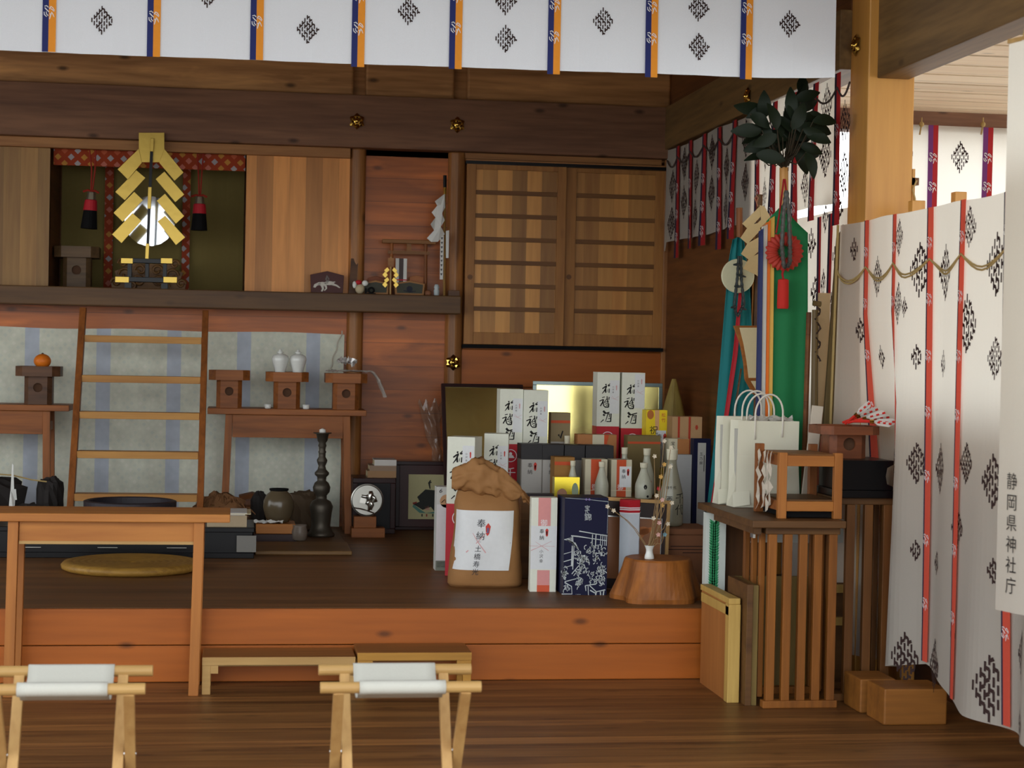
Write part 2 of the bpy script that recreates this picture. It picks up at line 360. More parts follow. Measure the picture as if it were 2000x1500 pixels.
# back wall: frieze boards over the tie beam, then panels, boards and siding under it
AX0, AX1 = at(97, 420, BY).x, at(480, 420, BY).x
P1a, P1b = at(681, 450, BY).x, at(709, 450, BY).x
P2a, P2b = at(874, 450, BY).x, at(905, 450, BY).x
ZSH = 1.742                                                          # top of the long shelf
struct('wall_back', MB().box(-4.6, RX + .1, BY, BY + .06, 2.6, 4.0), w_frieze)
struct('wall_back', MB().box(-4.6, AX0, BY - .02, BY + .04, ZSH - .1, 2.62), w_panelL)
struct('wall_back', MB().box(AX1, P1a + .02, BY - .02, BY + .04, ZSH - .1, 2.62), w_panel)
struct('wall_back', MB().box(P1b - .02, P2a + .02, BY, BY + .05, ZS, 2.65), w_log)
struct('wall_back', MB().box(P2b - .02, RX + .1, BY, BY + .06, ZS, 2.62), w_riser)
struct('wall_back', MB().box(-4.6, P1a + .02, BY, BY + .05, ZS, ZSH), w_log)
mb = MB().box(AX0 - .05, AX1 + .05, 12.05, 12.1, ZSH - .1, 2.7); mb.box(AX0 - .05, AX0, BY, 12.1, ZSH - .1, 2.7); mb.box(AX1, AX1 + .05, BY, 12.1, ZSH - .1, 2.7)
mb.box(AX0 - .05, AX1 + .05, BY + .02, 12.1, 2.64, 2.7); mb.box(AX0 - .05, AX1 + .05, BY, 12.1, ZSH - .06, ZSH)
struct('trim_2', mb, w_dark)                                         # the recess behind the shelf
struct('trim_3', MB().box(-4.6, RX + .06, BY - .13, BY, 2.635, 2.955), w_beam, bev=.006)
mb = MB()
for x0, x1 in ((-4.6, at(690, 150, BY).x), (at(714, 150, BY).x, at(886, 150, BY).x), (at(912, 150, BY).x, RX)):
    mb.box(x0, x1, BY - .05, BY, 2.96, 3.2); mb.box(x0, x1, BY - .04, BY, 3.205, 3.6)
struct('trim_4', mb, w_frieze, bev=.012)
struct('trim_5', MB().box(-4.6, P1a, BY - .06, BY - .02, 2.575, 2.637), w_rail, bev=.004)
def rounded_post(px0, px1, z0, z1, name):
    x0, x1 = at(px0, 500, BY).x, at(px1, 500, BY).x; c = (x0 + x1) / 2; r = (x1 - x0) / 2
    m_ = MB().tube([(c, BY - .01, z0), (c, BY - .01, z1)], r * 1.08, 8)
    return struct(name, m_, w_post, bev=.012, smooth=False)
rounded_post(680, 711, ZS, 2.64, 'trim_6'); rounded_post(872, 906, ZS, 2.64, 'trim_7')
struct('trim_8', MB().box(at(1288, 700, BY).x, RX + .02, BY - .05, BY + .02, ZS, 2.64), w_post, bev=.004)
struct('trim_9', MB().box(P2b - .01, at(1290, 715, BY).x, BY - .03, BY + .02, 1.19, 1.42), w_riser, bev=.004)
struct('trim_10', MB().box(P2b - .01, at(1290, 300, BY).x, BY - .04, BY + .02, 2.6, 2.64), w_rail)
# wall with the hangings: boards at the back, an open bay behind the cloths, then the pillar
struct('wall_right', MB().box(RX, RX + .08, 9.4, BY + .1, ZS - .3, 4.0), w_dark)
struct('wall_right', MB().box(RX, RX + .08, 7.9, 9.42, 2.95, 4.0), w_dark)
struct('trim_11', MB().box(RX - .05, RX + .14, 7.9, BY, 2.69, 2.955), w_beamY, bev=.006)
struct('trim_12', MB().box(RX, RX + .06, 9.36, 9.46, ZS, 2.7), w_post)
struct('pillar', MB().box(RX + .005, RX + .215, 7.67, 7.91, -.1, 4.0), w_pillar, bev=.006)
struct('beam', MB().box(RX + .045, RX + .19, 3.1, 7.672, 2.62, 3.02), w_beamY, bev=.005)
struct('wall_right', MB().box(RX + .06, RX + .14, 3.1, 7.67, 3.0, 4.0), w_dark)
struct('trim_13', MB().box(-4.6, RX + .005, 7.68, 7.86, 3.0, 3.25), w_beam)      # beam that carries the long banner
# porch beyond the pillar
ZP = at(1850, 219, 10.36).z
mb = MB(); _y = 10.5
while _y > 4.0: mb.box(RX + .2, 6.6, _y - .262, _y, ZP, ZP + .02); _y -= .30
struct('ceiling', mb, w_porch); struct('trim_18', MB().box(RX + .2, 6.6, 3.9, 10.6, ZP + .03, ZP + .06), w_old)      # boards with open joints under a dark lining
struct('trim_14', MB().box(RX + .2, 6.6, 10.36, 10.5, at(1850, 260, 10.36).z, ZP), w_beam)
struct('floor', MB().box(RX + .35, 6.6, 3.1, 11.0, -.1, -.02), w_floor)
# ---------------------------------------------------------------- hangings
CREST = [[(-.8, .9, .16), (-.45, 1.0, .2), (-.15, .75, .16)], [(-.75, .7, .2), (-.35, .35, .22), (-.05, .1, .18)], [(-.85, .1, .16), (-.8, -.3, .2), (-.4, -.6, .16)],
         [(-.5, .15, .14), (-.45, -.2, .18), (-.15, -.45, .16)], [(.0, .55, .2), (.25, .9, .2), (.55, .75, .16), (.85, .35, .14)], [(.2, .6, .14), (.5, .45, .18), (.8, .2, .12)],
         [(.35, .1, .16), (.6, -.2, .18), (.8, -.6, .12)], [(.0, -.2, .22), (.3, -.1, .3), (.15, -.6, .2), (.05, -.95, .12)]]
class Cloth:
    """a hanging sheet: u metres along ex from o, heights given as world z; en looks at the room"""
    def __init__(s, o, ex, en, wid, zt, zb, fold):
        s.o, s.ex, s.en, s.w = V(o), V(ex).normalized(), V(en).normalized(), wid
        s.zt = zt if callable(zt) else (lambda u: zt); s.zb = zb if callable(zb) else (lambda u: zb); s.fold = fold
    def pt(s, u, z, off=0.0):
        t, b = s.zt(u), s.zb(u); v = (t - z) / (t - b)
        p = s.o + s.ex * u + s.en * (s.fold(u, v) + off); p.z = z
        return p
    def sheet(s, mb, nu, nv, m=0):
        return mb.grid(lambda a, b: s.pt(a * s.w, s.zt(a * s.w) + (s.zb(a * s.w) - s.zt(a * s.w)) * b), nu, nv, m)
    def lozenge(s, mb, u, z, w, h, m=1, n=4, seed=0):
        rnd = random.Random(seed); du = w / (2 * n); dz = h / (2 * n)
        mp = lambda a, b: s.pt(u + a, z + b, .0025)
        for i in range(-n, n + 1):
            for j in range(-n, n + 1):
                x = i * du; y = (j * 2 + (i % 2)) * dz
                if abs(x) / (w / 2) + abs(y) / (h / 2) > 1.04: continue
                mb.brush([(x, y - dz * .72, du * .5), (x, y + dz * .72, du * .5)], mp, m)
                if rnd.random() < .62 and i < n: mb.brush([(x, y - dz * .1, dz * .55), (x + du, y + dz * (.25 if rnd.random() < .5 else -.35), dz * .55)], mp, m)
    def ribbon(s, u, w, z0, z1, mats, split=.5, crests=(), csize=None, skew=0.0, lift=.006, parent=None, flare=0.0):
        mb = MB(); k = 14
        f = lambda a, z: s.pt(u + a + skew * (z1 - z) / (z1 - z0), max(z, s.zb(u) + 1e-3), lift) if z >= s.zb(u) else s.pt(u + a + skew * (z1 - z) / (z1 - z0), s.zb(u) + 1e-3, lift) + V((0, 0, z - s.zb(u)))
        for c, (a, b) in enumerate(((-w / 2, -w / 2 + w * split), (-w / 2 + w * split, w / 2))):
            def g(i, j, a=a, b=b):
                z = z1 + (z0 - z1) * j; wd = 1 + flare * max(0, (j - .6) / .4) * 1.0
                return f((a + (b - a) * i) * wd, z)
            mb.grid(g, 1, k, c)
        cs = csize or w * .42
        for zc in crests:
            for st in CREST: mb.brush([(x * cs, zc + y * cs * 1.15, q * cs * .8) for x, y, q in st], lambda a, z: f(a, z) + s.en * .002, 2)
        return mb.build('ribbon', mats, parent)

def px_u_plane_y(C, px, py, Y): p = at(px, py, Y); return (p - C.o).dot(C.ex), p.z
def px_u_plane_x(C, px, py, X): p = atX(px, py, X); return (p - C.o).dot(C.ex), p.z

# long banner across the top
BYN = 7.6
pl, pr_ = at(-120, 78, BYN), at(1630, 140, BYN)
ban = thing('hanging_banner', 'long white banner with brown lozenges and navy and orange ribbons across the top', 'banner', (0, 0, 0))
C1 = Cloth((pl.x, BYN, 0), (1, 0, 0), (0, -1, 0), pr_.x - pl.x, 3.12, lambda u: pl.z - .035 + (at(1300, 141, BYN).z - pl.z + .03) * u / 3.6 + (max(0, u - 3.25) ** 2) * .06,
           lambda u, v: .006 * math.sin(u * 7) * v + .008 * math.sin(u * 2.3 + 1) * v + .004 * math.sin(u * 31) * v * v)
mb = MB(); C1.sheet(mb, 60, 16)
for i, (px, py) in enumerate(((199, 40), (600, 57), (405, -12), (797, 22), (987, 3), (987, 76), (1177, 42), (1363, 16), (1363, 92), (1541, 47), (797, -60), (1177, -40), (600, -30), (199, -40))):
    u, z = px_u_plane_y(C1, px, py, BYN); C1.lozenge(mb, u, z, .098, .122, 1, 5, i)
mb.build('cloth', [cloth_b, ink], ban)
for px, yb, cy in ((-105, 90, 20), (97, 103, 26), (301, 112, 36), (502, 118, 44), (700, 131, 57), (890, 136, 57), (1082, 146, 74), (1271, 153, 78), (1457, 156, 80)):
    u, z = px_u_plane_y(C1, px, cy, BYN); zb_ = at(px, yb, BYN).z
    C1.ribbon(u, .053, zb_, 3.1, [navy, orange, whitem], .46, (z, z + .132, z + .264), .024, 0, .006, ban)
mb = MB().tube([(pl.x - .3, BYN - .01, 3.115), (pr_.x + .02, BYN - .01, 3.115)], .012, 8); mb.build('hanging_rope', cord_m, ban)

# short hanging on the wall with the hangings, lit from behind where the bay is open
XH = RX - .03
hw = thing('hanging_valance', 'white valance with red and navy ribbons along the upper wall behind the sakaki branches', 'banner', (0, 0, 0))
yA = 11.3; yB = 7.95
ztop = lambda u: 2.688 - .016 * abs(math.sin(u * 2.6))
C2 = Cloth((XH, yA, 0), (0, -1, 0), (-1, 0, 0), yA - yB, ztop, lambda u: 2.105 + .006 * math.sin(u * 5) - (.05 if u < .1 else 0), lambda u, v: .010 * math.sin(u * 8.5 + .5) * v + .006 * math.sin(u * 17) * v)
mb = MB(); C2.sheet(mb, 90, 14)
RIB2 = (1325.6, 1350, 1377, 1406, 1436, 1480, 1515, 1553, 1594, 1636)
i = 0
prev = 1307
for px in RIB2 + (1662,):
    a_, _z = px_u_plane_x(C2, (prev * .56 + px * .44), 350, XH); b_, _z = px_u_plane_x(C2, px, 350, XH); gp = b_ - px_u_plane_x(C2, prev, 350, XH)[0]
    zz = (2.56, 2.33) if i % 2 else (2.45, 2.22)
    for q in zz: C2.lozenge(mb, a_, q, .13, .17, 1, 4, i); i += 1
    prev = px; i += 1
mb.build('cloth', [cloth_w, ink], hw)
for k, px in enumerate(RIB2):
    u, z = px_u_plane_x(C2, px, 350, XH); wd = .085
    C2.ribbon(u, wd, 2.04 if k % 3 else 2.0, 2.68, [navyd, red, whitem], .34, (2.42, 2.26, 2.12), .03, 0, .01, hw, flare=.3)
mb = MB(); us = [px_u_plane_x(C2, p, 350, XH)[0] for p in (1307,) + RIB2 + (1660,)]
for a, b in zip(us[:-1], us[1:]):
    mb.tube([C2.pt(a + (b - a) * t, 2.615 - .05 * math.sin(math.pi * t), .012) for t in [q / 8 for q in range(9)]], .005, 5)
mb.build('swag_cord', mat('dark swag cord', (74, 64, 60), .8), hw)

# tall hanging below it beyond the pillar: closes the open bay
bc = thing('hanging_curtain', 'white backlit curtain filling the bay behind the green streamer', 'curtain', (0, 0, 0))
XC = RX + .03
C3 = Cloth((XC, 9.42, 0), (0, -1, 0), (-1, 0, 0), 1.48, 2.085, .02, lambda u, v: .02 * math.sin(u * 11) * (.4 + v))
mb = MB(); C3.sheet(mb, 50, 20)
for i, (px, py) in enumerate(((1583, 475), (1612, 425), (1640, 410), (1588, 570), (1607, 555), (1590, 640), (1638, 500), (1600, 690), (1632, 590), (1648, 470))):
    u, z = px_u_plane_x(C3, px, py, XC); C3.lozenge(mb, u, z, .13, .16, 1, 3, i + 40)
mb.build('cloth', [cloth_w, ink], bc)
for px in (1628, 1600):
    u, z = px_u_plane_x(C3, px, 500, XC); C3.ribbon(u, .07, .1, 2.07, [navyd, red, whitem], .5, (1.5,), .03, 0, .01, bc)

# big curtain in front of the pillar
XF = RX - .012
fc = thing('hanging_curtain', 'tall white curtain with brown lozenges and red ribbons hanging in front of the pillar', 'curtain', (0, 0, 0))
y0 = 7.93; wF = 3.4
def zbF(u):
    return .118 + .1 * max(0, 1 - abs(u - 1.06) / .5)
C4 = Cloth((XF, y0, 0), (0, -1, 0), (-1, 0, 0), wF, lambda u: 2.0 - .004 * math.sin(u * 9), zbF,
           lambda u, v: (.010 + .02 * v) * (math.sin(u * 9 + .6) + .5 * math.sin(u * 15 + 2 * v)) - .085 * math.exp(-((u - .50) / .22) ** 4) * min(1, max(0, (v - .22) / .35)))
mb = MB(); C4.sheet(mb, 110, 30)
LZ = ((1672, 487, .6), (1711, 540, .8), (1759, 464, .7), (1758, 593, .8), (1799, 527, 1), (1841, 532, 1), (1899, 443, .7), (1894, 632, 1), (1948, 516, 1.05), (1678, 645, .65), (1709, 697, .6), (1793, 697, .6), (1835, 710, .62),
      (1945, 700, .7), (1775, 600, .5), (1790, 905, .75), (1828, 915, .9), (1893, 905, .7), (1940, 940, .9), (1786, 1075, .5), (1818, 1100, .55), (1875, 1032, .7), (1938, 1115, .55), (1772, 1285, .95), (1816, 1300, .95), (1930, 1345, 1.1), (1866, 1240, .5),
      (1984, 1280, .8), (1990, 1415, .9), (1700, 560, .0), (1985, 850, .8), (1752, 900, .6), (2040, 500, 1), (2040, 760, .8))
for i, (px, py, sc) in enumerate(LZ):
    if sc:
        u, z = px_u_plane_x(C4, px, py, XF); C4.lozenge(mb, u, z, .145 * sc, .185 * sc, 1, 4 if sc > .65 else 3, i + 80)
mb.build('cloth', [cloth_w, ink], fc)
RIB4 = (1693, 1752, 1817, 1890, 1969, 2060)
us = []
for k, px in enumerate(RIB4):
    u, z = px_u_plane_x(C4, px, 437, XF); us.append(u)
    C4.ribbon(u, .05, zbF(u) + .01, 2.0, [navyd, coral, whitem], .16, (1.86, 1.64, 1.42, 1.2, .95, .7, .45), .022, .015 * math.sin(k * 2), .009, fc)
mb = MB(); us = [.02] + us
for a, b in zip(us[:-1], us[1:]):
    for o_ in (0, .012): mb.tube([C4.pt(a + (b - a) * t, 1.80 + .03 * (1 - t) * 0 - (.055 + o_) * math.sin(math.pi * t), .012) for t in [q / 8 for q in range(9)]], .004, 5)
mb.build('swag_cord', cord_m, fc)
mb = MB(); mb.tube([C4.pt(.015, 2.0 - q * .07, .014) for q in range(20)], .006, 5); mb.build('side_cord', cord_m, fc)

# banner at the far side of the porch
YP = 10.33
pb = thing('hanging_banner', 'white banner with purple and red ribbons under the porch beam outside', 'banner', (0, 0, 0))
a = at(1740, 240, YP); C5 = Cloth((a.x, YP, 0), (1, 0, 0), (0, -1, 0), 2.6, at(1850, 246, YP).z, at(1850, 392, YP).z - .5, lambda u, v: .012 * math.sin(u * 9) * (.3 + v))
mb = MB(); C5.sheet(mb, 40, 10)
for i, (px, py) in enumerate(((1875, 307), (1990, 320), (1765, 300), (2090, 310))):
    u, z = px_u_plane_y(C5, px, py, YP); C5.lozenge(mb, u, z, .1, .16, 1, 4, i)
mb.build('cloth', [cloth_w, ink], pb)
for px in (1820, 1928, 2036):
    u, z = px_u_plane_y(C5, px, 330, YP); zz = at(px, 310, YP).z
    C5.ribbon(u, .062, C5.zb(0) - .05, C5.zt(0), [purple, red, whitem], .5, (zz, zz - .17, zz - .34), .028, 0, .008, pb)
mb = MB()
for px in (1920, 1800): p = at(px, 243, YP - .03); mb.ball(p, .016, 8); mb.tube([p, p - V((.01, 0, .06))], .005, 5); mb.tube([p, p + V((0, 0, .04))], .004, 5)
mb.build('knotted_cord', cord_m, pb)

# narrow cloth sign with writing in front of the big curtain
ns = thing('cloth_sign', 'narrow white cloth sign with vertical black writing hanging in front of the curtain', 'sign', (0, 0, 0))
YS0 = 5.5
tl, bl = at(1978, 85, YS0), at(1947, 1190, YS0)
XS = tl.x
exs = V((.3, -.954, 0))
C6 = Cloth((XS - .012, YS0, 0), exs, (-.954, -.3, 0), .40, tl.z, bl.z, lambda u, v: .008 * math.sin(u * 14))
mb = MB(); C6.sheet(mb, 14, 20)
ys = (922, 963, 1003, 1045, 1085, 1125)
for ch, py in zip('静岡県神社庁', ys):
    d = _ray(1970 - (py - 922) * .012, py); t = ((C6.o - CAMP).dot(C6.en)) / d.dot(C6.en); p = CAMP + d * t
    mb.text(ch, lambda a, b, p=p: C6.pt((p - C6.o).dot(C6.ex) + a, p.z + b, .003), 0, 0, .056, 1, sx=.95)
for k, ch in enumerate('祈'): mb.text(ch, lambda a, b: C6.pt(.16 + a, at(1990, 1060, YS0).z + b, .003), 0, 0, .2, 1)
mb.build('cloth', [cloth_w, inkb], ns)
mb = MB().tube([tl + V((.02, -.03, 0)), tl + V((.06, -.06, .32)), V((RX + .06, 5.5, 3.0))], .004, 5); mb.build('hanging_cord', cord_m, ns)
mb = MB().bar(C6.pt(0, tl.z) + V((0, 0, .005)), C6.pt(.40, tl.z) + V((0, 0, .005)), .014, .014); mb.build('top_rod', w_pale, ns)
struct('wall_shade', MB().box(RX + .26, RX + .3, 3.2, 9.5, -.1, 1.22), w_dark)  # unseen boards added to keep backlight off the lower part of the curtain
# ---------------------------------------------------------------- doors in the back wall
def door(name, px0, px1, stl, str_, y):
    X = lambda p: at(p, 500, y).x; Zp = lambda p: at(1000, p, y).z
    x0, x1 = X(px0), X(px1); z0, z1 = 1.452, Zp(316)
    d = bpy.data.objects.new(name, None); COL.objects.link(d); d['kind'] = 'structure'
    mb = MB(); mb.box(x0, X(stl), y - .03, y, z0, z1); mb.box(X(str_), x1, y - .03, y, z0, z1)
    mb.box(X(stl), X(str_), y - .028, y, z1 - .055, z1); mb.box(X(stl), X(str_), y - .028, y, z0, z0 + .075)
    mb.build('frame', w_door, d, bev=.002)
    MB().box(X(stl), X(str_), y - .01, y, z0 + .07, z1 - .05).build('panel', w_doorp, d)
    mb = MB()
    for k in range(6): c = z0 + .075 + (z1 - z0 - .13) * (k + 1) / 7 + .002; mb.box(X(stl), X(str_), y - .026, y - .008, c - .013, c + .013)
    mb.build('lattice', w_slat, d, bev=.001)
    p = at(stl - 8 if name == 'door_1' else stl - 11, 541, y - .031); MB().lathe([(.012, 0), (.016, .002), (.016, .006), (.009, .006)], (0, 0, 0), 14).build('pull', w_slat, d, loc=(p.x, y - .028, p.z)).rotation_euler = (math.pi / 2, 0, 0)
    return d
door('door_1', 908, 1102, 926, 1085, BY - .045)
door('door_2', 1099, 1294, 1122, 1276, BY - .01)
X0, X1 = at(907, 320, BY).x, at(1297, 320, BY).x
struct('trim_15', MB().box(X0, X1, BY - .085, BY, 2.565, 2.585), black)
struct('trim_16', MB().box(X0, X1, BY - .085, BY, 2.585, 2.593), w_rail)
struct('trim_17', MB().box(X0, X1, BY - .085, BY, 1.428, 1.45), blackm)
# ---------------------------------------------------------------- gold nail covers (six petals round a boss)
def nail_cover(label, loc, rot):
    t = thing('nail_cover', label, 'ornament', loc, 0, 'gold nail covers on the beams'); t.rotation_euler = rot
    mb = MB()
    for k in range(6):
        a = k * math.pi / 3 + math.pi / 6; c, s_ = math.cos(a), math.sin(a)
        o = [(.012, -.012, .006), (.03, -.02, .012), (.044, -.008, .008), (.05, 0, .003), (.044, .008, .008), (.03, .02, .012), (.012, .012, .006)]
        mb.add([(u * c - w * s_, u * s_ + w * c, h) for u, w, h in o] + [(.03 * c, .03 * s_, .018), (.03 * c, .03 * s_, 0)], [(i, i + 1, 7) for i in range(6)] + [(i + 1, i, 8) for i in range(6)])
    mb.build('petals', goldb, t)
    MB().lathe([(.02, .004), (.021, .012), (.017, .018), (.015, .017), (.012, .023), (.006, .028), (.001, .029)], (0, 0, 0), 16).build('boss', goldb, t, smooth=True)
    return t
for px, py, y, lb in ((697, 237, BY - .131, 'gold six petal nail cover on the back beam nearest the gold paper staff'), (893, 244, BY - .131, 'gold six petal nail cover on the back beam above the white zigzag wand'), (885, 708, BY - .1, 'gold six petal nail cover low on the post above the gold screen')):
    p = at(px, py, y); nail_cover(lb, p, (math.pi / 2, 0, 0))
p = atX(1462, 188, RX - .052); nail_cover('gold nail cover on the dark side beam above the sakaki leaves', p, (math.pi / 2, 0, -math.pi / 2))
p = atX(1674, 88, RX + .003); nail_cover('gold nail cover on the pillar beside the end of the long banner', p, (math.pi / 2, 0, -math.pi / 2))
# ---------------------------------------------------------------- long altar shelf
sh = thing('altar_shelf', 'long dark wooden shelf that carries the mirror and votive plaques', 'shelf', (0, 0, 0))
MB().box(-4.5, at(901, 580, 11.15).x, 11.15, 11.375, ZSH - .11, ZSH).build('board', w_shelf, sh, bev=.006)
MB().box(AX0 + .003, AX1 - .003, 11.376, 12.04, ZSH - .055, ZSH - .001).build('recess_board', w_shelf, sh)
# recess hangings
bro = brocade('orange brocade', (164, 62, 26), [(196, 96, 60), (200, 140, 60), (176, 170, 170), (206, 120, 100), (120, 40, 24)], .078)
oliv = mat('olive backdrop cloth', (128, 112, 62), .85, bump=.1, bscale=40)
rb = thing('recess_hanging', 'olive cloth with orange brocade valance and two strips at the back of the mirror recess', 'curtain', (0, 0, 0))
mb = MB(); mb.grid(lambda a, b: V((AX0 + .01 + (AX1 - AX0 - .02) * a, 12.03 + .006 * math.sin(a * 30), ZSH + .002 + .87 * b)), 40, 1); mb.build('backdrop', oliv, rb)
x0, x1, z0, z1 = rect(103, 287, 482, 328, 11.45)
mb = MB(); mb.grid(lambda a, b: V((x0 + .004 + (x1 - x0 - .012) * a, 11.46 + .004 * math.sin(a * 40), z0 + (2.63 - z0) * b)), 40, 1); mb.build('valance', bro, rb)
for pa, pb_ in ((204, 221), (356, 371)):
    x0, x1, z0, z1 = rect(pa, 320, pb_, 556, 12.0); MB().box(x0, x1, 11.995, 12.0, ZSH + .001, 2.63).build('strip', bro, rb)
# tassels
def tassel(label, px, py0, py1, tilt):
    y = 11.4; a = at(px, py0, y); b = at(px, py1, y)
    t = thing('hanging_tassel', label, 'tassel', (a.x, y, a.z), 0, None); t.rotation_euler = (0, tilt, 0); h = a.z - b.z
    MB().lathe([(.028, -h * .3), (.04, -h * .5), (.05, -h), (.03, -h)], n=16, wob=lambda q, z: 1 + .05 * math.sin(q * 8)).build('fringe', blackm, t)
    MB().lathe([(.03, -h * .2), (.036, -h * .22), (.042, -h * .5), (.035, -h * .5)], n=16).build('red_band', crimson, t)
    MB().lathe([(.016, .01), (.024, 0), (.031, -h * .24), (.02, -h * .26)], n=12).build('cap', mat('tarnished silver', (150, 140, 120), .35, .8), t)
    mb = MB(); zt_ = 2.6 - a.z
    for s_ in (-1, 1): mb.tube([(s_ * .004, 0, .008), (s_ * .01, 0, zt_ * .5), (s_ * .02 - math.sin(tilt) * zt_, 0, zt_)], .005, 6)
    mb.tube([(-.05, -.012, .0), (-.02, -.014, .012), (0, -.014, .004), (.02, -.014, .012), (.045, -.012, .0)], .007, 6)
    mb.build('cord', mat('red cord', (150, 40, 24), .7), t)
tassel('black and red tassel on a red cord, hanging above the dark offering stand', 179, 376, 447, .06)
tassel('black and red tassel on a red cord with a brass hook beside it', 390, 385, 450, 0)
# carved mirror stand and mirror
p = at(291, 555, 11.75); mx, mz = p.x, ZSH
t = thing('mirror_stand', 'brown carved cloud shaped stand that holds the round mirror', 'stand', (mx, 11.72, ZSH - .001))
mp = plane_map((0, -.02, 0), (1, 0, 0), (0, 0, 1), off=0)
out = [(-.22, 0), (.22, 0), (.23, .05), (.19, .07), (.21, .12), (.16, .14), (.18, .2), (.12, .2), (.1, .17), (-.1, .17), (-.12, .2), (-.18, .2), (-.16, .14), (-.21, .12), (-.19, .07), (-.23, .05)]
w_carve = wood('carved brown wood', (130, 92, 58), (84, 56, 34), 'X', 12)
mb = MB().prism(out, mp, .04, n=(0, -1, 0))
for sx in (-1, 1):
    for cx, cz, r in ((.06, .06, .04), (.14, .1, .045), (.16, .17, .03), (.05, .13, .035), (.2, .05, .03), (.1, .03, .03)):
        mb.tube([(sx * (cx + math.cos(a) * r * (1 - a / 9)), -.03, cz + math.sin(a) * r * (1 - a / 9)) for a in [q * .55 for q in range(13)]], .009, 6)
mb.build('base', w_carve, t)
t = thing('round_mirror', 'bright round scalloped mirror behind the gold paper staff', 'mirror', (mx, 11.70, at(291, 432, 11.7).z))
r = .152
mb = MB(); prof = [(0.001, -.012), (r * .6, -.012), (r, -.006), (r, .006), (.001, .006)]
mb.lathe(prof, n=64, wob=lambda a, z: 1 + (.025 * abs(math.sin(a * 10)) if abs(z) < .007 else 0)); o = mb.build('mirror', silver, t); o.rotation_euler = (math.pi / 2, 0, 0)
MB().box(-.012, .012, .01, .03, -.16, -.1).build('prop', w_carve, t)
# gold gohei
yg = 11.24; g0 = at(287, 560, yg)
t = thing('paper_staff', 'large gold zigzag ritual staff on a black lacquered stand', 'ritual staff', (g0.x, yg, ZSH))
def zp(zx, zy): q = at(zx / 4, 230 + zy / 4, yg); return q.x - g0.x, q.z - ZSH
mp = lambda off: (lambda a, b: V((a, off, b)))
mb = MB().prism([zp(*q) for q in ((1085, 118), (1285, 118), (1285, 250), (1278, 350), (1080, 350), (1085, 250))], mp(-.012), .006); mb.build('plate', gold, t, bev=.001)
for k, q in enumerate((((1085, 245), (1110, 355), (1000, 485), (920, 405)), ((1065, 410), (1137, 470), (975, 645), (900, 580)), ((1050, 580), (1118, 645), (960, 815), (888, 745)), ((1035, 745), (1105, 805), (950, 980), (875, 912)),
                       ((1285, 245), (1435, 430), (1365, 495), (1245, 355)), ((1285, 420), (1440, 600), (1370, 660), (1215, 480)), ((1290, 595), (1440, 770), (1375, 830), (1225, 650)), ((1290, 765), (1447, 935), (1375, 995), (1230, 810)))):
    mb = MB(); yo = (-.004 if k % 4 % 2 else -.020)
    pts = [zp(*z) for z in q]; tw = (.03 if k in (1, 2) else -.02 if k > 4 else 0)
    vs = [V((a, yo + tw * (a - pts[0][0]), b)) for a, b in pts]; mb.add(vs + [v + V((0, .004, 0)) for v in vs], [(0, 1, 2, 3), (7, 6, 5, 4), (0, 4, 5, 1), (1, 5, 6, 2), (2, 6, 7, 3), (3, 7, 4, 0)])
    mb.build('plate', gold, t, bev=.0008)
a, b = zp(1190, 180), zp(1152, 1100)
V3 = lambda q, y=-.03: V((q[0], y, q[1]))
MB().bar(V3(a), V3(b), .017, .017).build('pole', black, t)
for q0, q1 in (((1192, 165), (1188, 270)), ((1174, 545), (1168, 715)), ((1156, 985), (1150, 1108))):
    MB().bar(V3(zp(*q0), -.031), V3(zp(*q1), -.031), .021, .021).build('gold_fitting', gold, t, bev=.002)
def gbar(zx0, zx1, zy0, zy1, name, m_, d=.05, y=-.03):
    (a0, b1), (a1, b0) = zp(zx0, zy0), zp(zx1, zy1); MB().box(a0, a1, y - d / 2, y + d / 2, b0, b1).build(name, m_, t, bev=.002)
gbar(1040, 1262, 1100, 1142, 'cross_bar', black)
gbar(950, 1042, 1098, 1144, 'gold_end', gold, .054); gbar(1260, 1350, 1098, 1144, 'gold_end', gold, .054)
for q in ((1000, 1032), (1138, 1166), (1275, 1305)): gbar(q[0], q[1], 1140, 1250, 'leg', black, .03)
gbar(1005, 1290, 1245, 1290, 'base_bar', black, .06); gbar(905, 1012, 1242, 1292, 'gold_end', gold, .064); gbar(1280, 1386, 1244, 1294, 'gold_end', gold, .064)
for q in ((980, 1032), (1264, 1314)):
    (a0, _b), (a1, _c) = zp(q[0], 1280), zp(q[1], 1280); MB().box(a0, a1, -.075, .02, 0, zp(1000, 1290)[1]).build('foot', black, t)

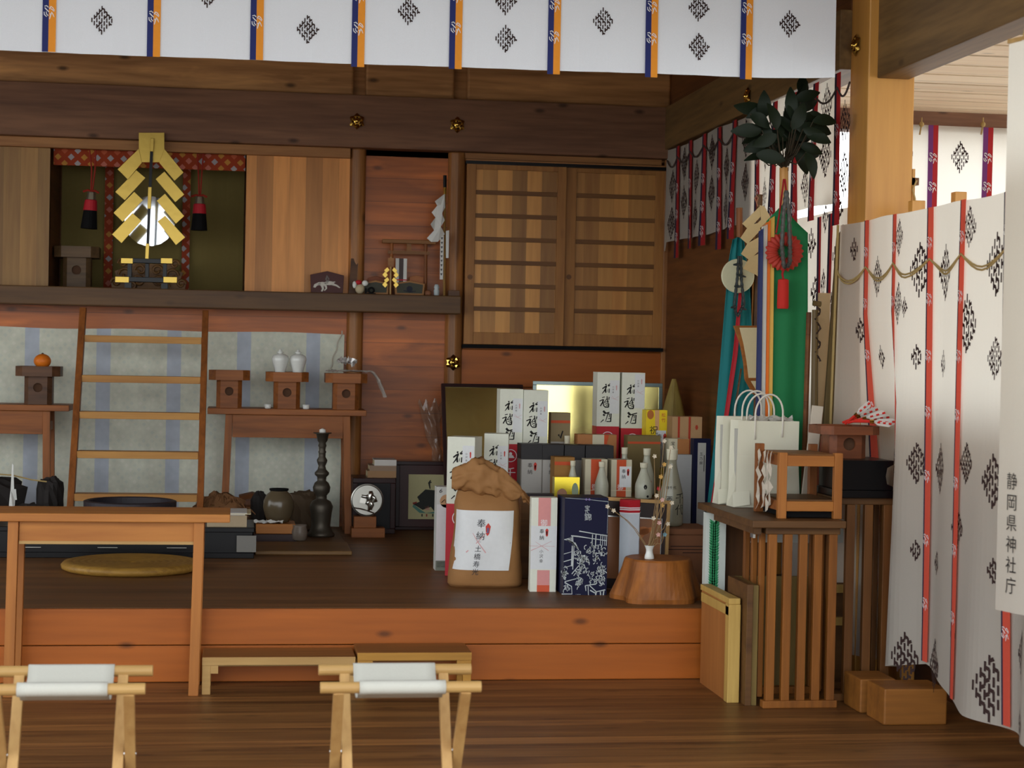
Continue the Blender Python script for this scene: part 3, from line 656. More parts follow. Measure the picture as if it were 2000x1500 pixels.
# ---------------------------------------------------------------- offering stands (sanbo)
hole_m = mat('hole shade brown', (92, 62, 42), .8)  # darker brown: the shade inside the round hole put into the colour
def octo(w, c): h = w / 2; return [(-h + c, -h), (h - c, -h), (h, -h + c), (h, h - c), (h - c, h), (-h + c, h), (-h, h - c), (-h, -h + c)]
def sanbo(label, loc, rz, w, h, m, group='offering stands with a round hole'):
    t = thing('offering_stand', label, 'offering stand', loc, rz, group)
    bw = w * .62; th = h * .26; bh = h - th; c = bw * .16; hb = bw / 2
    mb = MB(); o = octo(bw, c); k = 8
    vs = [(x, y, 0) for x, y in o] + [(x, y, bh) for x, y in o]
    mb.add(vs, [(i, (i + 1) % k, k + (i + 1) % k, k + i) for i in range(1, k)] + [tuple(range(k))])
    fw = hb - c; r = bw * .17; cz = bh * .6; n = 20            # front with a real round hole
    ci = [(r * math.cos(2 * math.pi * i / n), cz + r * math.sin(2 * math.pi * i / n)) for i in range(n)]
    def edge(a):
        dx, dz = math.cos(a), math.sin(a); ts = [fw / abs(dx) if abs(dx) > 1e-6 else 9, ((bh - cz) / dz if dz > 1e-6 else 9), (-cz / dz if dz < -1e-6 else 9)]; q = min(ts); return dx * q, cz + dz * q
    angs = sorted([2 * math.pi * i / n for i in range(n)])
    eo = [edge(a) for a in angs]
    for i in range(n):
        j = (i + 1) % n; pts = [eo[i]]
        for cx, cz_ in ((fw, bh), (-fw, bh), (-fw, 0), (fw, 0)):
            a = math.atan2(cz_ - cz, cx) % (2 * math.pi)
            if angs[i] + 1e-6 < a < (angs[j] if j else 2 * math.pi) - 1e-6: pts.append((cx, cz_))
        pts.append(eo[j]); mb.poly([(a, -hb, b) for a, b in [ci[i]] + pts + [ci[j]]])
    mb.add([(a, -hb, b) for a, b in ci] + [(a, -hb + .012, b) for a, b in ci], [(i, (i + 1) % n, n + (i + 1) % n, n + i) for i in range(n)])
    mb.poly([(x, y + .03, bh * .99) for x, y in [(-fw, -hb), (fw, -hb), (fw, hb), (-fw, hb)]], 0)
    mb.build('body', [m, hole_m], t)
    MB().box(-fw, fw, -hb + .03, -hb + .033, .002, bh - .004).build('hole_shade_board', hole_m, t)  # sheet behind the hole that carries the painted shade
    mb = MB(); a, b = octo(w, w * .17), octo(w - .016, w * .165); z0, z1, zi = bh, h, h - .013
    vs = [(x, y, z0) for x, y in a] + [(x, y, z1) for x, y in a] + [(x, y, z1) for x, y in b] + [(x, y, zi) for x, y in b]
    mb.add(vs, [(i, (i + 1) % 8, 8 + (i + 1) % 8, 8 + i) for i in range(8)] + [(8 + i, 8 + (i + 1) % 8, 16 + (i + 1) % 8, 16 + i) for i in range(8)] + [(16 + i, 16 + (i + 1) % 8, 24 + (i + 1) % 8, 24 + i) for i in range(8)] + [tuple(range(7, -1, -1)), tuple(range(24, 32))])
    mb.build('tray', m, t)
    return t
def sanbo_px(label, x0, x1, yt, yb, Y, m, zb, rz=0):
    xa, xb, z0, z1 = rect(x0, yt, x1, yb, Y); w = xb - xa
    return sanbo(label, ((xa + xb) / 2, Y + w / 2, zb), rz, w, z1 - z0, m), w, z1 - z0
w_greyd = wood('greyed old wood', (112, 86, 72), (80, 60, 50), 'X', 7)
sanbo_px('dark old offering stand in the mirror recess under a tassel', 104, 192, 474, 557, 11.5, w_greyd, ZSH - .001)
# ---------------------------------------------------------------- cloth behind the lower altar
wb = brocade('pale brocade', (222, 224, 206), [(234, 232, 218), (212, 218, 202), (228, 230, 212), (206, 214, 202)], .05, .8, .6, (.42, .2, (186, 196, 214)))
lc = thing('altar_cloth', 'pale woven cloth hung on the wall under the long shelf', 'cloth', (0, 0, 0))
z1 = at(300, 646, BY - .02).z; x1 = at(670, 800, BY - .02).x
mb = MB(); mb.grid(lambda a, b: V((-2.2 + (x1 + 2.2) * a - (.012 * (1 - b) if a > .99 else 0), BY - .018 - .012 * (1 + math.sin(a * 46)) * (1 - b * .8), ZS + .005 + (z1 - ZS) * b - (.004 * math.sin(a * 20)))), 90, 6)
mb.build('cloth', wb, lc)
p = at(668, 646, BY - .04); q = at(645, 720, BY - .05)
MB().tube([p + (q - p) * (k / 12) + V((.006 * math.sin(k * 1.3), 0, 0)) for k in range(13)], .004, 6).build('twisted_tie', cloth_w, lc)
# ---------------------------------------------------------------- ladder stair
ld = thing('step_ladder', 'wooden ladder stair of five treads leaning on the long shelf', 'ladder', (0, 0, 0))
ft = {}
for k, (pt, pb_) in enumerate(((164, 135), (402, 397))):
    top = at(pt, 592, 11.10); top.z = ZSH - .125; bot = at(pb_, 1062, 10.36); bot.z = ZS + .03; bot.x = top.x + (.0 if k else 0)
    ft[k] = (top, bot); mb = MB(); d = .085
    mb.add([top + V((s_, dy, 0)) for dy in (-d, 0) for s_ in (-.018, .018)] + [bot + V((s_, dy, -.03)) for dy in (-d, 0) for s_ in (-.018, .018)],
           [(0, 1, 3, 2), (4, 6, 7, 5), (0, 4, 5, 1), (2, 3, 7, 6), (0, 2, 6, 4), (1, 5, 7, 3)]); mb.build('stringer', w_hinZ, ld, bev=.002)
for k, py in enumerate((661, 739, 812, 889, 974)):
    # height on the leaning stair where the tread's front shows at this pixel row
    t0, b0 = ft[0]; best = None
    for i in range(101):
        s_ = i / 100; y = t0.y + (b0.y - t0.y) * s_ - .07; z = t0.z + (b0.z - t0.z) * s_
        e = abs(at(270, py, y).z - z)
        if best is None or e < best[0]: best = (e, y, z)
    _e, y, z = best; MB().box(ft[0][0].x + .0185, ft[1][0].x - .0185, y, y + .12, z - .022, z + .018).build('tread', w_pale if False else wood('ladder tread', (190, 138, 88), (150, 98, 58), 'X', 6, .1), ld, bev=.002)
# ---------------------------------------------------------------- altar side tables
def altar_table(label, x0, x1, y, zt, depth, xl, xr, splay, m_top, mleg, zb=ZS, group=None):
    t = thing('altar_table', label, 'table', ((x0 + x1) / 2, y, zb), 0, group); c = (x0 + x1) / 2; h = zt - zb
    MB().box(x0 - c, x1 - c, 0, depth, h - .035, h).build('table_top', m_top, t, bev=.003)
    MB().box(xl - c + .02, xr - c - .02, .03, .05, h - .17, h - .036).build('apron', m_top, t, bev=.002)
    for sx, xx in ((-1, xl - c), (1, xr - c)):
        for yy in (.03, depth - .06):
            MB().bar((xx, yy + .015, h - .036), (xx + sx * splay, yy + .015, 0), .042, .034, up=(0, 1, 0)).build('leg', mleg, t, bev=.002)
        MB().box(xx - .016, xx + .016, .06, depth - .08, h - .15, h - .1).build('side_rail', mleg, t)
    return t
YT = 10.9
xa, xb = at(405, 800, YT).x, at(716, 806, YT).x; ZT = 1.045
altar_table('cedar side table with splayed legs under three offering stands', xa, xb, YT, ZT, .34, at(446, 900, YT).x, at(676, 900, YT).x, .022, w_hin, w_hinZ)
xa, xb = at(-170, 795, YT).x, at(135, 798, YT).x
altar_table('cedar side table below the orange, cut by the picture edge', xa, xb, YT, ZT + .003, .34, at(-140, 900, YT).x, at(88, 900, YT).x, .01, w_hin, w_hinZ)
sanbo_px('cedar offering stand nearest the ladder on the side table', 407, 488, 726, 800, YT + .02, w_hin, ZT)
_s, w_, h_ = sanbo_px('cedar offering stand carrying two white jars', 519, 603, 730, 802, YT + .02, w_hin, ZT)
_s3, w3, h3 = sanbo_px('cedar offering stand with crumpled foil and cellophane on it', 636, 718, 732, 803, YT + .02, w_hin, ZT)
w_darkred = wood('dark red old wood', (104, 70, 58), (70, 46, 38), 'X', 7)
_s2, w2, h2 = sanbo_px('dark offering stand with an orange on top', 28, 116, 718, 793, YT + .02, w_darkred, ZT + .003)
c = _s2.location
o = MB().ball((0, 0, 0), .05, 16, 0, (1, 1, .84)).build('orange', mat('orange peel', (226, 120, 30), .45, bump=.3, bscale=180), smooth=True, loc=(c.x + .02, c.y - .04, ZT + .003 + h2 - .0128 + .0435))
tag(o, 'orange standing alone on the dark offering stand', 'fruit')
MB().lathe([(.004, .038), (.008, .044), (.003, .048), (.001, .044)], n=7).build('stem', twig, o)
for k, (dx, lb) in enumerate(((-.052, 'white porcelain jar nearer the ladder on the middle offering stand'), (.052, 'white porcelain jar nearer the foil on the middle offering stand'))):
    t = thing('sake_jar', lb, 'jar', (_s.location.x + dx + .01, _s.location.y - .06, ZT + h_ - .0125), 0, 'pair of white sake jars')
    MB().lathe([(.024, 0), (.03, .004), (.034, .03), (.046, .07), (.05, .09), (.044, .108), (.026, .118), (.016, .12), (.014, .126)], n=28).build('body', porcelain, t, smooth=True)
    MB().lathe([(.011, .124), (.018, .127), (.018, .132), (.010, .135), (.009, .142), (.005, .146), (.001, .147)], n=16).build('lid', porcelain, t, smooth=True)
for px, lb in ((523, 'small white cup beside the stand nearest the ladder'), (598, 'small white cup between the jar stand and the foil stand')):
    p = at(px, 797, YT + .05); o = MB().lathe([(.014, 0), (.019, .004), (.022, .026), (.02, .026), (.017, .008), (.001, .006)], n=20).build('sake_cup', porcelain, smooth=True, loc=(p.x, YT + .06, ZT)); tag(o, lb, 'cup', 'small white cups on the side table')
# crumpled foil and cellophane
def crumple(name, label, cat, loc, sx, sy, sz, m, seed, n=14, rz=0, bend=0):
    mb = MB(); rnd = random.Random(seed)
    def f(a, b):
        q = V((a * 5 + seed, b * 5, seed * 3.1)); d = noise.noise_vector(q) * .5 + noise.noise_vector(q * 2.7) * .3
        return V(((a - .5) * sx + d.x * sx * .12, (b - .5) * sy + d.y * sy * .15, sz * (.62 + d.z) - bend * (a - .74) ** 2 * (a > .74)))
    mb.grid(f, n, n); z0 = min(v.z for v in mb.v if True)
    for v in mb.v: v.z -= z0 if not bend else 0
    return tag(mb.build(name, m, loc=loc, rz=rz, solid=.0008), label, cat)
s3 = [o for o in COL.objects if o.get('label', '').startswith('cedar offering stand with crumpled')][0].location
foil = mat('crumpled foil', (228, 226, 222), .38, .55, bump=.2)
film = mat('cellophane', (200, 190, 180), .12, 0, .6, alpha=.42)
crumple('foil_packet', 'crumpled silver foil packet on the offering stand', 'foil packet', (s3.x + .005, s3.y - .03, ZT + h3 + .036), .115, .09, .085, foil, 3, 9)
crumple('cellophane_wrap', 'clear crinkled cellophane under the foil, drooping past the table end', 'wrapper', (s3.x + .06, s3.y - .045, ZT + h3 + .004), .34, .12, .02, film, 5, 18, 0, 2.2)
# ---------------------------------------------------------------- votive plaques and small figures along the shelf
YV = 11.27
def ema(name, label, px0, px1, py0, py1, m_body, m_face, deco=None, y=YV, lean=.1, peak=.18, frame=0, group=None, dep=.02):
    xa, xb, z0, z1 = rect(px0, py0, px1, py1, y); w, h = xb - xa, z1 - z0
    t = thing(name, label, 'plaque', ((xa + xb) / 2, y, ZSH), 0, group); t.rotation_euler = (-lean, 0, 0)
    mp = lambda a, b: V((a, -.0, b)); hw_ = w / 2
    P = lambda k: [(-hw_ * .94 + k, k), (hw_ * .94 - k, k), (hw_ - k, h * (1 - peak) - k * .6), (0, h - k), (-hw_ + k, h * (1 - peak) - k * .6)]
    MB().prism(P(0), mp, dep).build('board', m_body, t, bev=.002)
    if frame: MB().prism(P(frame), lambda a, b: V((a, -.003, b)), .004).build('picture', m_face, t)
    if deco: deco(t, w, h)
    return t
def horse(t, w, h):
    mb = MB(); mp = lambda a, b: V((a * w, -.0015, b * h))
    mb.disc((-.14, .42), .13, mp, 0, 16, .085); mb.disc((.06, .46), .15, mp, 0, 16, .09); mb.brush([(-.2, .45, .12), (-.34, .36, .1), (-.38, .25, .07)], mp)
    mb.brush([(-.15, .36, .09), (-.12, .2, .06), (-.16, .08, .05)], mp); mb.brush([(-.05, .36, .08), (-.02, .22, .05), (-.08, .12, .04)], mp)
    mb.brush([(.15, .42, .1), (.28, .36, .07), (.38, .26, .04)], mp); mb.brush([(.14, .5, .05), (.24, .52, .04)], mp); mb.brush([(-.04, .6, .05), (.0, .78, .1), (.05, .62, .05)], mp, 1)
    mb.brush([(-.02, .45, .09), (.02, .6, .1)], mp, 1)
    mb.build('painted_horse', [mat('old white paint', (206, 200, 188), .7), mat('old grey paint', (110, 104, 100), .7)], t)
plq = mat('maroon plaque', (74, 34, 30), .5)
ema('votive_plaque', 'dark maroon votive plaque painted with a galloping white horse', 606, 672, 528, 572, plq, plq, horse)
w_em = wood('plaque frame wood', (168, 118, 84), (136, 92, 62), 'X', 8)
slate = mat('dark plaque picture', (66, 66, 54), .6)
def fig(t, w, h):
    mb = MB(); mp = lambda a, b: V((a * w, -.0045, b * h)); mb.disc((0, .42), .1, mp, 0, 14, .2); mb.brush([(-.2, .3, .05), (.0, .22, .08), (.2, .28, .05)], mp); mb.build('painted_mark', mat('plaque mark', (36, 38, 50), .7), t)
ema('votive_plaque', 'wood framed votive plaque with a grey picture beside the rooster figure', 708, 760, 546, 574, w_em, slate, None, YV - .03, .1, .2, .012)
ema('votive_plaque', 'wood framed votive plaque with a dark mark, right of the small gold staff', 770, 830, 548, 577, w_em, slate, fig, YV - .03, .1, .2, .012)
ema('votive_plaque', 'small red brown plaque behind the small gold staff', 719, 751, 519, 556, wood('red brown plaque wood', (128, 66, 38), (96, 46, 28), 'X', 8), slate, None, YV + .05, .08, .12)
ema('votive_plaque', 'pinkish small plaque under the miniature gate', 800, 828, 520, 560, wood('pinkish plaque wood', (176, 110, 78), (150, 88, 60), 'X', 8), slate, None, YV + .05, .08, .08)
# leaning plank
p = at(692, 578, YV); t = tag(MB().box(-.022, .022, -.012, .012, 0, .22).build('leaning_plank', w_darkred, loc=(p.x - .01, YV + .06, ZSH)), 'short dark plank standing between the horse plaque and the rooster figure', 'plank'); t.rotation_euler = (-.12, .06, 0)
# rooster figure
p = at(703, 574, YV - .05)
t = thing('rooster_figure', 'small white clay rooster figure with a red comb', 'figurine', (p.x, YV - .05, ZSH))
MB().ball((0, 0, .03), .03, 12, 0, (1, .8, 1)).build('body', mat('beige clay', (190, 172, 140), .7), t, smooth=True)
mb = MB().ball((-.034, -.006, .055), .017, 10, 0, (.8, .8, 1.3)); mb.build('head', porcelain, t, smooth=True); MB().ball((.03, -.004, .066), .02, 10, 0, (1, .7, .9)).build('tail', porcelain, t, smooth=True)
MB().ball((-.01, -.006, .07), .018, 10, 0, (1.1, .6, .8)).build('comb', crimson, t, smooth=True)
p = at(722, 576, YV - .09); t = thing('black_figure', 'small black ring shaped figure in front of the grey plaque', 'figurine', (p.x, YV - .085, ZSH))
mb = MB().tube([(math.cos(a) * .016 + .01, 0, .022 + math.sin(a) * .016) for a in [q * .449 for q in range(14)]], .006, 6, close=True); mb.build('ring', blackm, t); MB().box(-.03, -.018, -.006, .006, 0, .035).build('post', blackm, t); MB().box(-.032, .036, -.012, .012, 0, .006).build('base', blackm, t)
# small gold gohei
p = at(762, 577, YV - .06); t = thing('paper_staff', 'small gold zigzag staff standing between two framed plaques', 'ritual staff', (p.x, YV - .06, ZSH))
mb = MB().bar((0, 0, 0), (0, 0, .23), .009, .009); mb.build('rod', w_pale, t)
MB().box(-.018, .018, -.008, -.004, .17, .222).build('top_block', w_rail, t)
for s_ in (-1, 1):
    mb = MB(); z = .165; xx = .016
    for k in range(4):
        a = [(xx + .004, z), (xx + .024, z - .018), (xx + .010, z - .034), (xx - .008, z - .016)]
        if k % 2: a = [(xx + .018, z + .004), (xx + .002, z - .016), (xx + .016, z - .034), (xx + .034, z - .016)]
        mb.prism([(s_ * q[0], q[1]) for q in a][::s_], lambda u, v: V((u, -.01 - .001 * k, v)), .001); z -= .03
    mb.build('zigzag', gold, t)
# miniature gate (torii), shrine amulet, wand, arrow, jar, box
xa, xb, z0, z1 = rect(741, 470, 850, 578, YV + .1); c = (xa + xb) / 2; hh = z1 - ZSH
t = thing('miniature_gate', 'miniature plain wooden shrine gate behind the plaques', 'model', (c, YV + .02, ZSH))
for s_ in (-1, 1): MB().tube([(s_ * .108, 0, 0), (s_ * .104, 0, hh * .93)], .01, 8).build('post', w_hinZ, t)
MB().box(-.165, .165, -.016, .016, hh * .93, hh).build('lintel', w_step, t, bev=.003); MB().box(-.128, .128, -.009, .009, hh * .74, hh * .8).build('tie_beam', w_step, t)
MB().box(-.014, .014, -.008, .008, hh * .8, hh * .93).build('strut', w_step, t)
x0, x1, z0, z1 = rect(772, 505, 794, 560, YV); t = thing('shrine_tablet', 'narrow standing tablet of dark strip between white strips inside the miniature gate', 'tablet', ((x0 + x1) / 2, YV - .012, ZSH)); w = x1 - x0; h = z1 - ZSH
for a, b, m_, nm in ((-.5, -.2, white, 'white_strip'), (-.2, .2, mat('dark script strip', (84, 72, 70), .7, bump=.3), 'dark_strip'), (.2, .5, white, 'white_strip')): MB().box(a * w, b * w, -.004, .004, 0 if nm[0] == 'd' else 0, h).build(nm, m_, t)
MB().box(-w * .52, w * .52, -.006, .006, h * .4, h * .43).build('tie', crimson, t)
p = at(869, 578, YV - .02); top = at(872, 342, YV - .02)
t = thing('zigzag_wand', 'purification wand with white paper zigzags leaning on the log post', 'ritual wand', (p.x - .006, YV - .03, ZSH)); L_ = top.z - ZSH; dx = top.x - p.x
MB().tube([(0, 0, 0), (dx, .03, L_ * .9)], .009, 8).build('stick', wood('wand stick', (170, 130, 80), (120, 84, 48), 'Z', 8), t)
MB().tube([(dx, .03, L_ * .9), (dx * 1.1, .033, L_)], .011, 8).build('black_tip', black, t); MB().tube([(dx * .95, .028, L_ * .84), (dx, .03, L_ * .9)], .012, 8).build('gold_collar', goldb, t)
def wp(zx, zy): q = at(480 + zx / 4.348, 270 + zy / 4.348, YV - .02); return q.x - t.location.x, q.z - ZSH
zz = [(1685, 475), (1600, 540), (1622, 575), (1578, 630), (1608, 675), (1562, 735), (1595, 785), (1537, 850), (1575, 882), (1630, 880), (1688, 815), (1650, 755), (1685, 700), (1665, 640), (1690, 590)]
MB().prism([wp(*q) for q in zz], lambda a, b: V((a, -.015 + .02 * math.sin(b * 40), b)), .0015).build('paper_streamer', white, t)
mb = MB(); mb.prism([wp(*q) for q in ((1695, 790), (1722, 785), (1718, 1020), (1695, 1020))], lambda a, b: V((a, -.02, b)), .0015); mb.build('paper_streamer', white, t)
mb = MB(); mb.prism([wp(*q) for q in ((1650, 830), (1680, 830), (1672, 1200), (1645, 1200))], lambda a, b: V((a, -.006, b)), .002); o = mb.build('script_strip', white, t)
mb = MB()
for k in range(9): a, b = wp(1662 - k * .7, 850 + k * 38); mb.brush([(a - .005, b, .006), (a + .004, b + .004, .007), (a, b - .008, .005)], lambda u, v: V((u, -.0095, v)))
mb.build('script', inkb, t)
p = at(852, 578, YV - .06); o = MB().lathe([(.012, 0), (.017, .005), (.018, .03), (.013, .04), (.017, .05), (.012, .066), (.006, .07)], n=18).build('clay_bottle', mat('pale blue glaze', (178, 188, 190), .25), smooth=True, loc=(p.x, YV - .075, ZSH)); tag(o, 'small pale glazed bottle by the foot of the zigzag wand', 'bottle')
p = at(878, 574, YV - .02); o = MB().box(-.035, .035, -.03, .03, 0, .035).build('small_box', w_darkred, loc=(p.x + .02, YV - .06, ZSH), bev=.003); tag(o, 'small reddish wooden box at the end of the long shelf', 'box')
p = at(836, 577, YV - .06); o = MB().lathe([(.018, 0), (.022, .01), (.02, .022), (.012, .03), (.003, .032)], n=14).build('clay_bell', mat('brown clay', (130, 84, 56), .6), smooth=True, loc=(p.x, YV - .08, ZSH)); tag(o, 'tiny brown clay bell beside the pale bottle', 'figurine')
# ---------------------------------------------------------------- things on the stage below the altar
def stone(name, label, cat, px, py, Y, sx, sy, sz, m, seed, nz=.3, zb=ZS):
    p = at(px, py, Y); mb = MB().ball((0, 0, 0), 1, 20, 0, (1, 1, 1), nz, 9 + seed)
    mb.v = [V((v.x * sx * (1 + .25 * max(0, v.z)), v.y * sy, (max(v.z, -.55) if v.z < .5 else .5 + (v.z - .5) * .35) * sz)) for v in mb.v]; lo = min(v.z for v in mb.v)
    mb.v = [v - V((0, 0, lo)) for v in mb.v]
    return tag(mb.build(name, m, loc=(p.x, Y, zb), smooth=False), label, cat)
rock = mat('dark rock', (58, 52, 48), .85, bump=.8, bscale=16)
rockd = mat('black rock', (40, 36, 34), .8, bump=.8, bscale=14)
stone('rock', 'large black rock under the side table, cut by the picture edge', 'rock', -20, 950, 10.75, .19, .14, .27, rockd, 1)
stone('rock', 'black rock between the big rock and the table leg', 'rock', 58, 950, 10.42, .1, .09, .17, rockd, 4)
stone('rock', 'black rock standing behind the leg of the side table below the orange', 'rock', 98, 945, 10.76, .075, .08, .27, rockd, 6)
stone('rock', 'brown stone lying between the jar and the bronze candlestick', 'rock', 596, 985, 11.04, .11, .08, .2, mat('brown stone', (84, 68, 50), .85, bump=.6, bscale=18), 3, .4)
p = at(25, 960, 10.3); o = tag(MB().prism([(0, .0), (.03, .0), (.034, .1), (.044, .1), (.04, .16), (.03, .16), (.026, .29), (.018, .3), (.012, .16), (.004, .1)], lambda a, b: V((a, -.02 + .02 * math.sin(b * 20), b)), .0015).build('paper_streamer', white, loc=(p.x - .02, 10.29, ZS + .14)), 'white paper streamer hanging in front of the black rocks', 'paper streamer')
MB().tube([(-.5, 0, .27), (0, .0, .235), (.012, 0, .235), (.12, 0, .21), (.2, .0, .2)], .004, 5).build('string', cord_m, o)
# straw bundle and reddish log
fur = mat('brown straw', (132, 92, 58), .9, bump=1.0, bscale=70)
straw = thing('straw_bundle', 'shaggy brown straw bundle lying behind the front table end', 'straw bundle', (at(437, 975, 10.6).x - .02, 10.58, ZS + .0))
mb = MB().ball((0, 0, .13), .14, 24, 0, (1.05, .7, .93), .35, 20); mb.build('bundle', fur, straw, smooth=True)
mb = MB(); rnd = random.Random(3)
for i in range(70):
    a = rnd.uniform(0, 6.28); t_ = rnd.uniform(.2, 1.2); d = V((math.cos(a) * math.sin(t_) * 1.05, math.sin(a) * math.sin(t_) * .7, math.cos(t_) * .93)) * .14
    p0 = d + V((0, 0, .13)); mb.tube([p0 * .98, p0 + d * .12 + V((rnd.uniform(-.02, .02), -.01, -.01)), p0 + d * .2 + V((rnd.uniform(-.04, .04), -.02, -.05))], .003, 4)
tag(mb.build('loose_straw', fur, straw), None, None, None, 'stuff')
p = at(485, 980, 10.72); o = tag(MB().tube([(-.05, .0, .16), (.02, 0, .165), (.1, .0, .15)], [.06, .075, .06], 12).build('driftwood', wood('reddish driftwood', (120, 74, 54), (80, 48, 36), 'X', 8), loc=(p.x - .0, 11.04, ZS + .0)), 'reddish brown driftwood behind the straw bundle', 'driftwood')
MB().tube([(.02, .0, .15), (.02, -.0, 0)], [.05, .06], 10).build('stub', w_darkred, o)
stone('rock', 'black knotty rock between the driftwood and the jar', 'rock', 506, 975, 10.68, .045, .05, .22, rockd, 12, .2)
# low boxes carrying the jar
YJ = 10.35
def bx(name, label, cat, px0, px1, Y, dep, z0, z1, m, bev=.003, group=None):
    xa, xb = at(px0, 1030, Y).x, at(px1, 1030, Y).x
    return tag(MB().box(-(xb - xa) / 2, (xb - xa) / 2, 0, dep, 0, z1 - z0).build(name, m, loc=((xa + xb) / 2, Y, z0), bev=bev), label, cat, group)
bx('wooden_tray', 'dark red lacquered tray under the wooden box by the jar', 'tray', 496, 583, YJ, .24, ZS, ZS + .055, darkbrown)
bx('wooden_box', 'flat brown wooden box carrying the jar', 'box', 500, 577, YJ + .01, .22, ZS + .055, ZS + .11, w_table)
p = at(543, 1005, 10.6)
t = thing('glazed_jar', 'round brown glazed jar with a narrow dark mouth', 'jar', (p.x, 10.47, ZS + .111)); jm = mat('brown olive glaze', (92, 80, 60), .22, 0, .5, bump=.3, bscale=20)
MB().lathe([(.05, 0), (.06, .004), (.078, .04), (.088, .085), (.086, .12), (.07, .155), (.05, .172), (.048, .178)], n=32).build('body', jm, t, smooth=True)
MB().lathe([(.046, .176), (.054, .18), (.054, .19), (.044, .19), (.042, .176), (.001, .172)], n=28).build('rim', blackm, t, smooth=True)
x = at(522, 1000, 10.4).x; o = crumple('folded_paper', 'white folded paper lying in front of the brown jar', 'paper', (x, 10.37, ZS + .112), .17, .05, .03, white, 9, 8)
p = at(585, 1020, 10.4); t = thing('stoneware_cup', 'small grey brown stoneware cup beside the candlestick foot', 'cup', (p.x, 10.36, ZS + .019)); MB().lathe([(.03, 0), (.04, .006), (.044, .05), (.036, .075), (.04, .088), (.036, .088), (.03, .07), (.001, .06)], n=22).build('body', mat('grey stoneware', (120, 108, 96), .35, bump=.2), t, smooth=True)
# board and candlestick
xa, xb = at(580, 1040, 10.3).x, at(674, 1040, 10.3).x
tag(MB().box(0, xb - xa, 0, .6, 0, .018).build('wooden_board', w_old, loc=(xa, 10.28, ZS), bev=.002), 'thin wooden board under the bronze candlestick', 'board')
t = thing('candlestick', 'tall bronze candlestick turned in rounded knobs', 'candlestick', (at(627, 1030, 10.6).x, 10.62, ZS + .018)); hc = at(627, 838, 10.62).z - ZS - .018
pf = [(.085, 0), (.09, .012), (.075, .03), (.06, .07), (.062, .1), (.068, .16), (.075, .2), (.06, .235), (.035, .25), (.034, .275), (.052, .3), (.056, .33), (.045, .36), (.028, .375), (.03, .4), (.045, .415), (.046, .43), (.028, .45), (.022, .475), (.032, .5), (.034, .515), (.022, .535), (.022, .56), (.026, .57), (.02, .58), (.022, .6), (.027, .61), (.022, .63), (.032, .645), (.04, .69), (.058, .695), (.058, .7), (.02, .7)]
k = (hc - .02) / .7; MB().lathe([(a * (.9), b * k) for a, b in pf], n=32).build('stem', bronze, t, smooth=True)
MB().lathe([(.019, .7 * k), (.018, .72 * k), (.004, .728 * k)], n=16).build('candle', white, t, smooth=True)
xa, xb = at(498, 1075, 9.8).x, at(688, 1075, 9.8).x
tag(MB().box(0, xb - xa, 0, .48, 0, .022).build('floor_mat', wood('woven mat', (126, 94, 68), (100, 72, 52), 'X', 14), loc=(xa, 9.79, ZS), bev=.006), 'thin brown mat lying on the stage in front of the candlestick', 'mat')
# black lacquered low table with papers and a round basin
xa, xb = at(-150, 1080, 9.62).x, at(496, 1085, 9.62).x; ZL = .47
t = thing('low_table', 'long low black lacquered table behind the front wooden table', 'table', ((xa + xb) / 2, 9.62, ZS)); w = (xb - xa) / 2
MB().box(-w, w, 0, .46, ZL - ZS - .025, ZL - ZS).build('table_top', black, t, bev=.003); MB().box(-w + .01, w - .01, .02, .44, .03, ZL - ZS - .025).build('body', black, t); MB().box(-w, w, 0, .46, 0, .03).build('plinth', black, t, bev=.003)
for px in (60, 210, 345): x = at(px, 1078, 9.62).x - t.location.x; MB().box(x - .05, x + .05, -.004, 0, .053, .056).build('metal_inlay', pewter, t)
p = at(254, 985, 9.85); mb = MB().lathe([(.225, 0), (.238, .01), (.24, .115), (.225, .12), (.215, .115), (.212, .03), (.001, .025)], n=48); o = mb.build('round_basin', mat('dark basin', (44, 40, 46), .5), loc=(p.x, 9.86, ZL), smooth=False); tag(o, 'round dark basin standing on the black low table', 'basin')
x0 = at(404, 1035, 9.66).x; x1 = at(482, 1035, 9.66).x
t = thing('document_box', 'pale cardboard box with loose papers at the end of the black low table', 'box', (x0, 9.65, ZL)); MB().box(.0, x1 - x0, 0, .3, 0, .062).build('box', mat('greyed cardboard', (168, 150, 122), .8), t, bev=.002)
for k, (dz, dx, c) in enumerate(((.063, -.02, white), (.067, .01, cream), (.071, -.01, white))): MB().box(dx, dx + x1 - x0 + .01, -.01, .28, dz, dz + .003).build('paper', c, t)
tag(MB().box(0, .1, 0, .008, 0, .085).build('paper_card', mat('grey card', (120, 118, 112), .7), loc=(at(462, 1070, 9.6).x, 9.606, ZS + .035)), 'grey paper card leaning on the front of the black low table', 'card').rotation_euler = (-.02, 0, 0)
# straw cushion
p = at(257, 1106, 9.1); cm_ = wood('plaited straw', (168, 128, 72), (134, 98, 52), 'X', 40)
t = thing('straw_cushion', 'round plaited straw cushion on the stage', 'cushion', (p.x, 9.13, ZS)); mb = MB()
prof = [(.31, 0), (.335, .012), (.338, .028), (.325, .042)]
for k in range(9): r = .31 - k * .034; prof += [(r, .044 - k * .001), (r - .012, .047 - k * .001), (r - .024, .044 - k * .001)]
prof += [(.004, .03)]; mb.lathe(prof, n=56); mb.build('cushion', cm_, t, smooth=True)
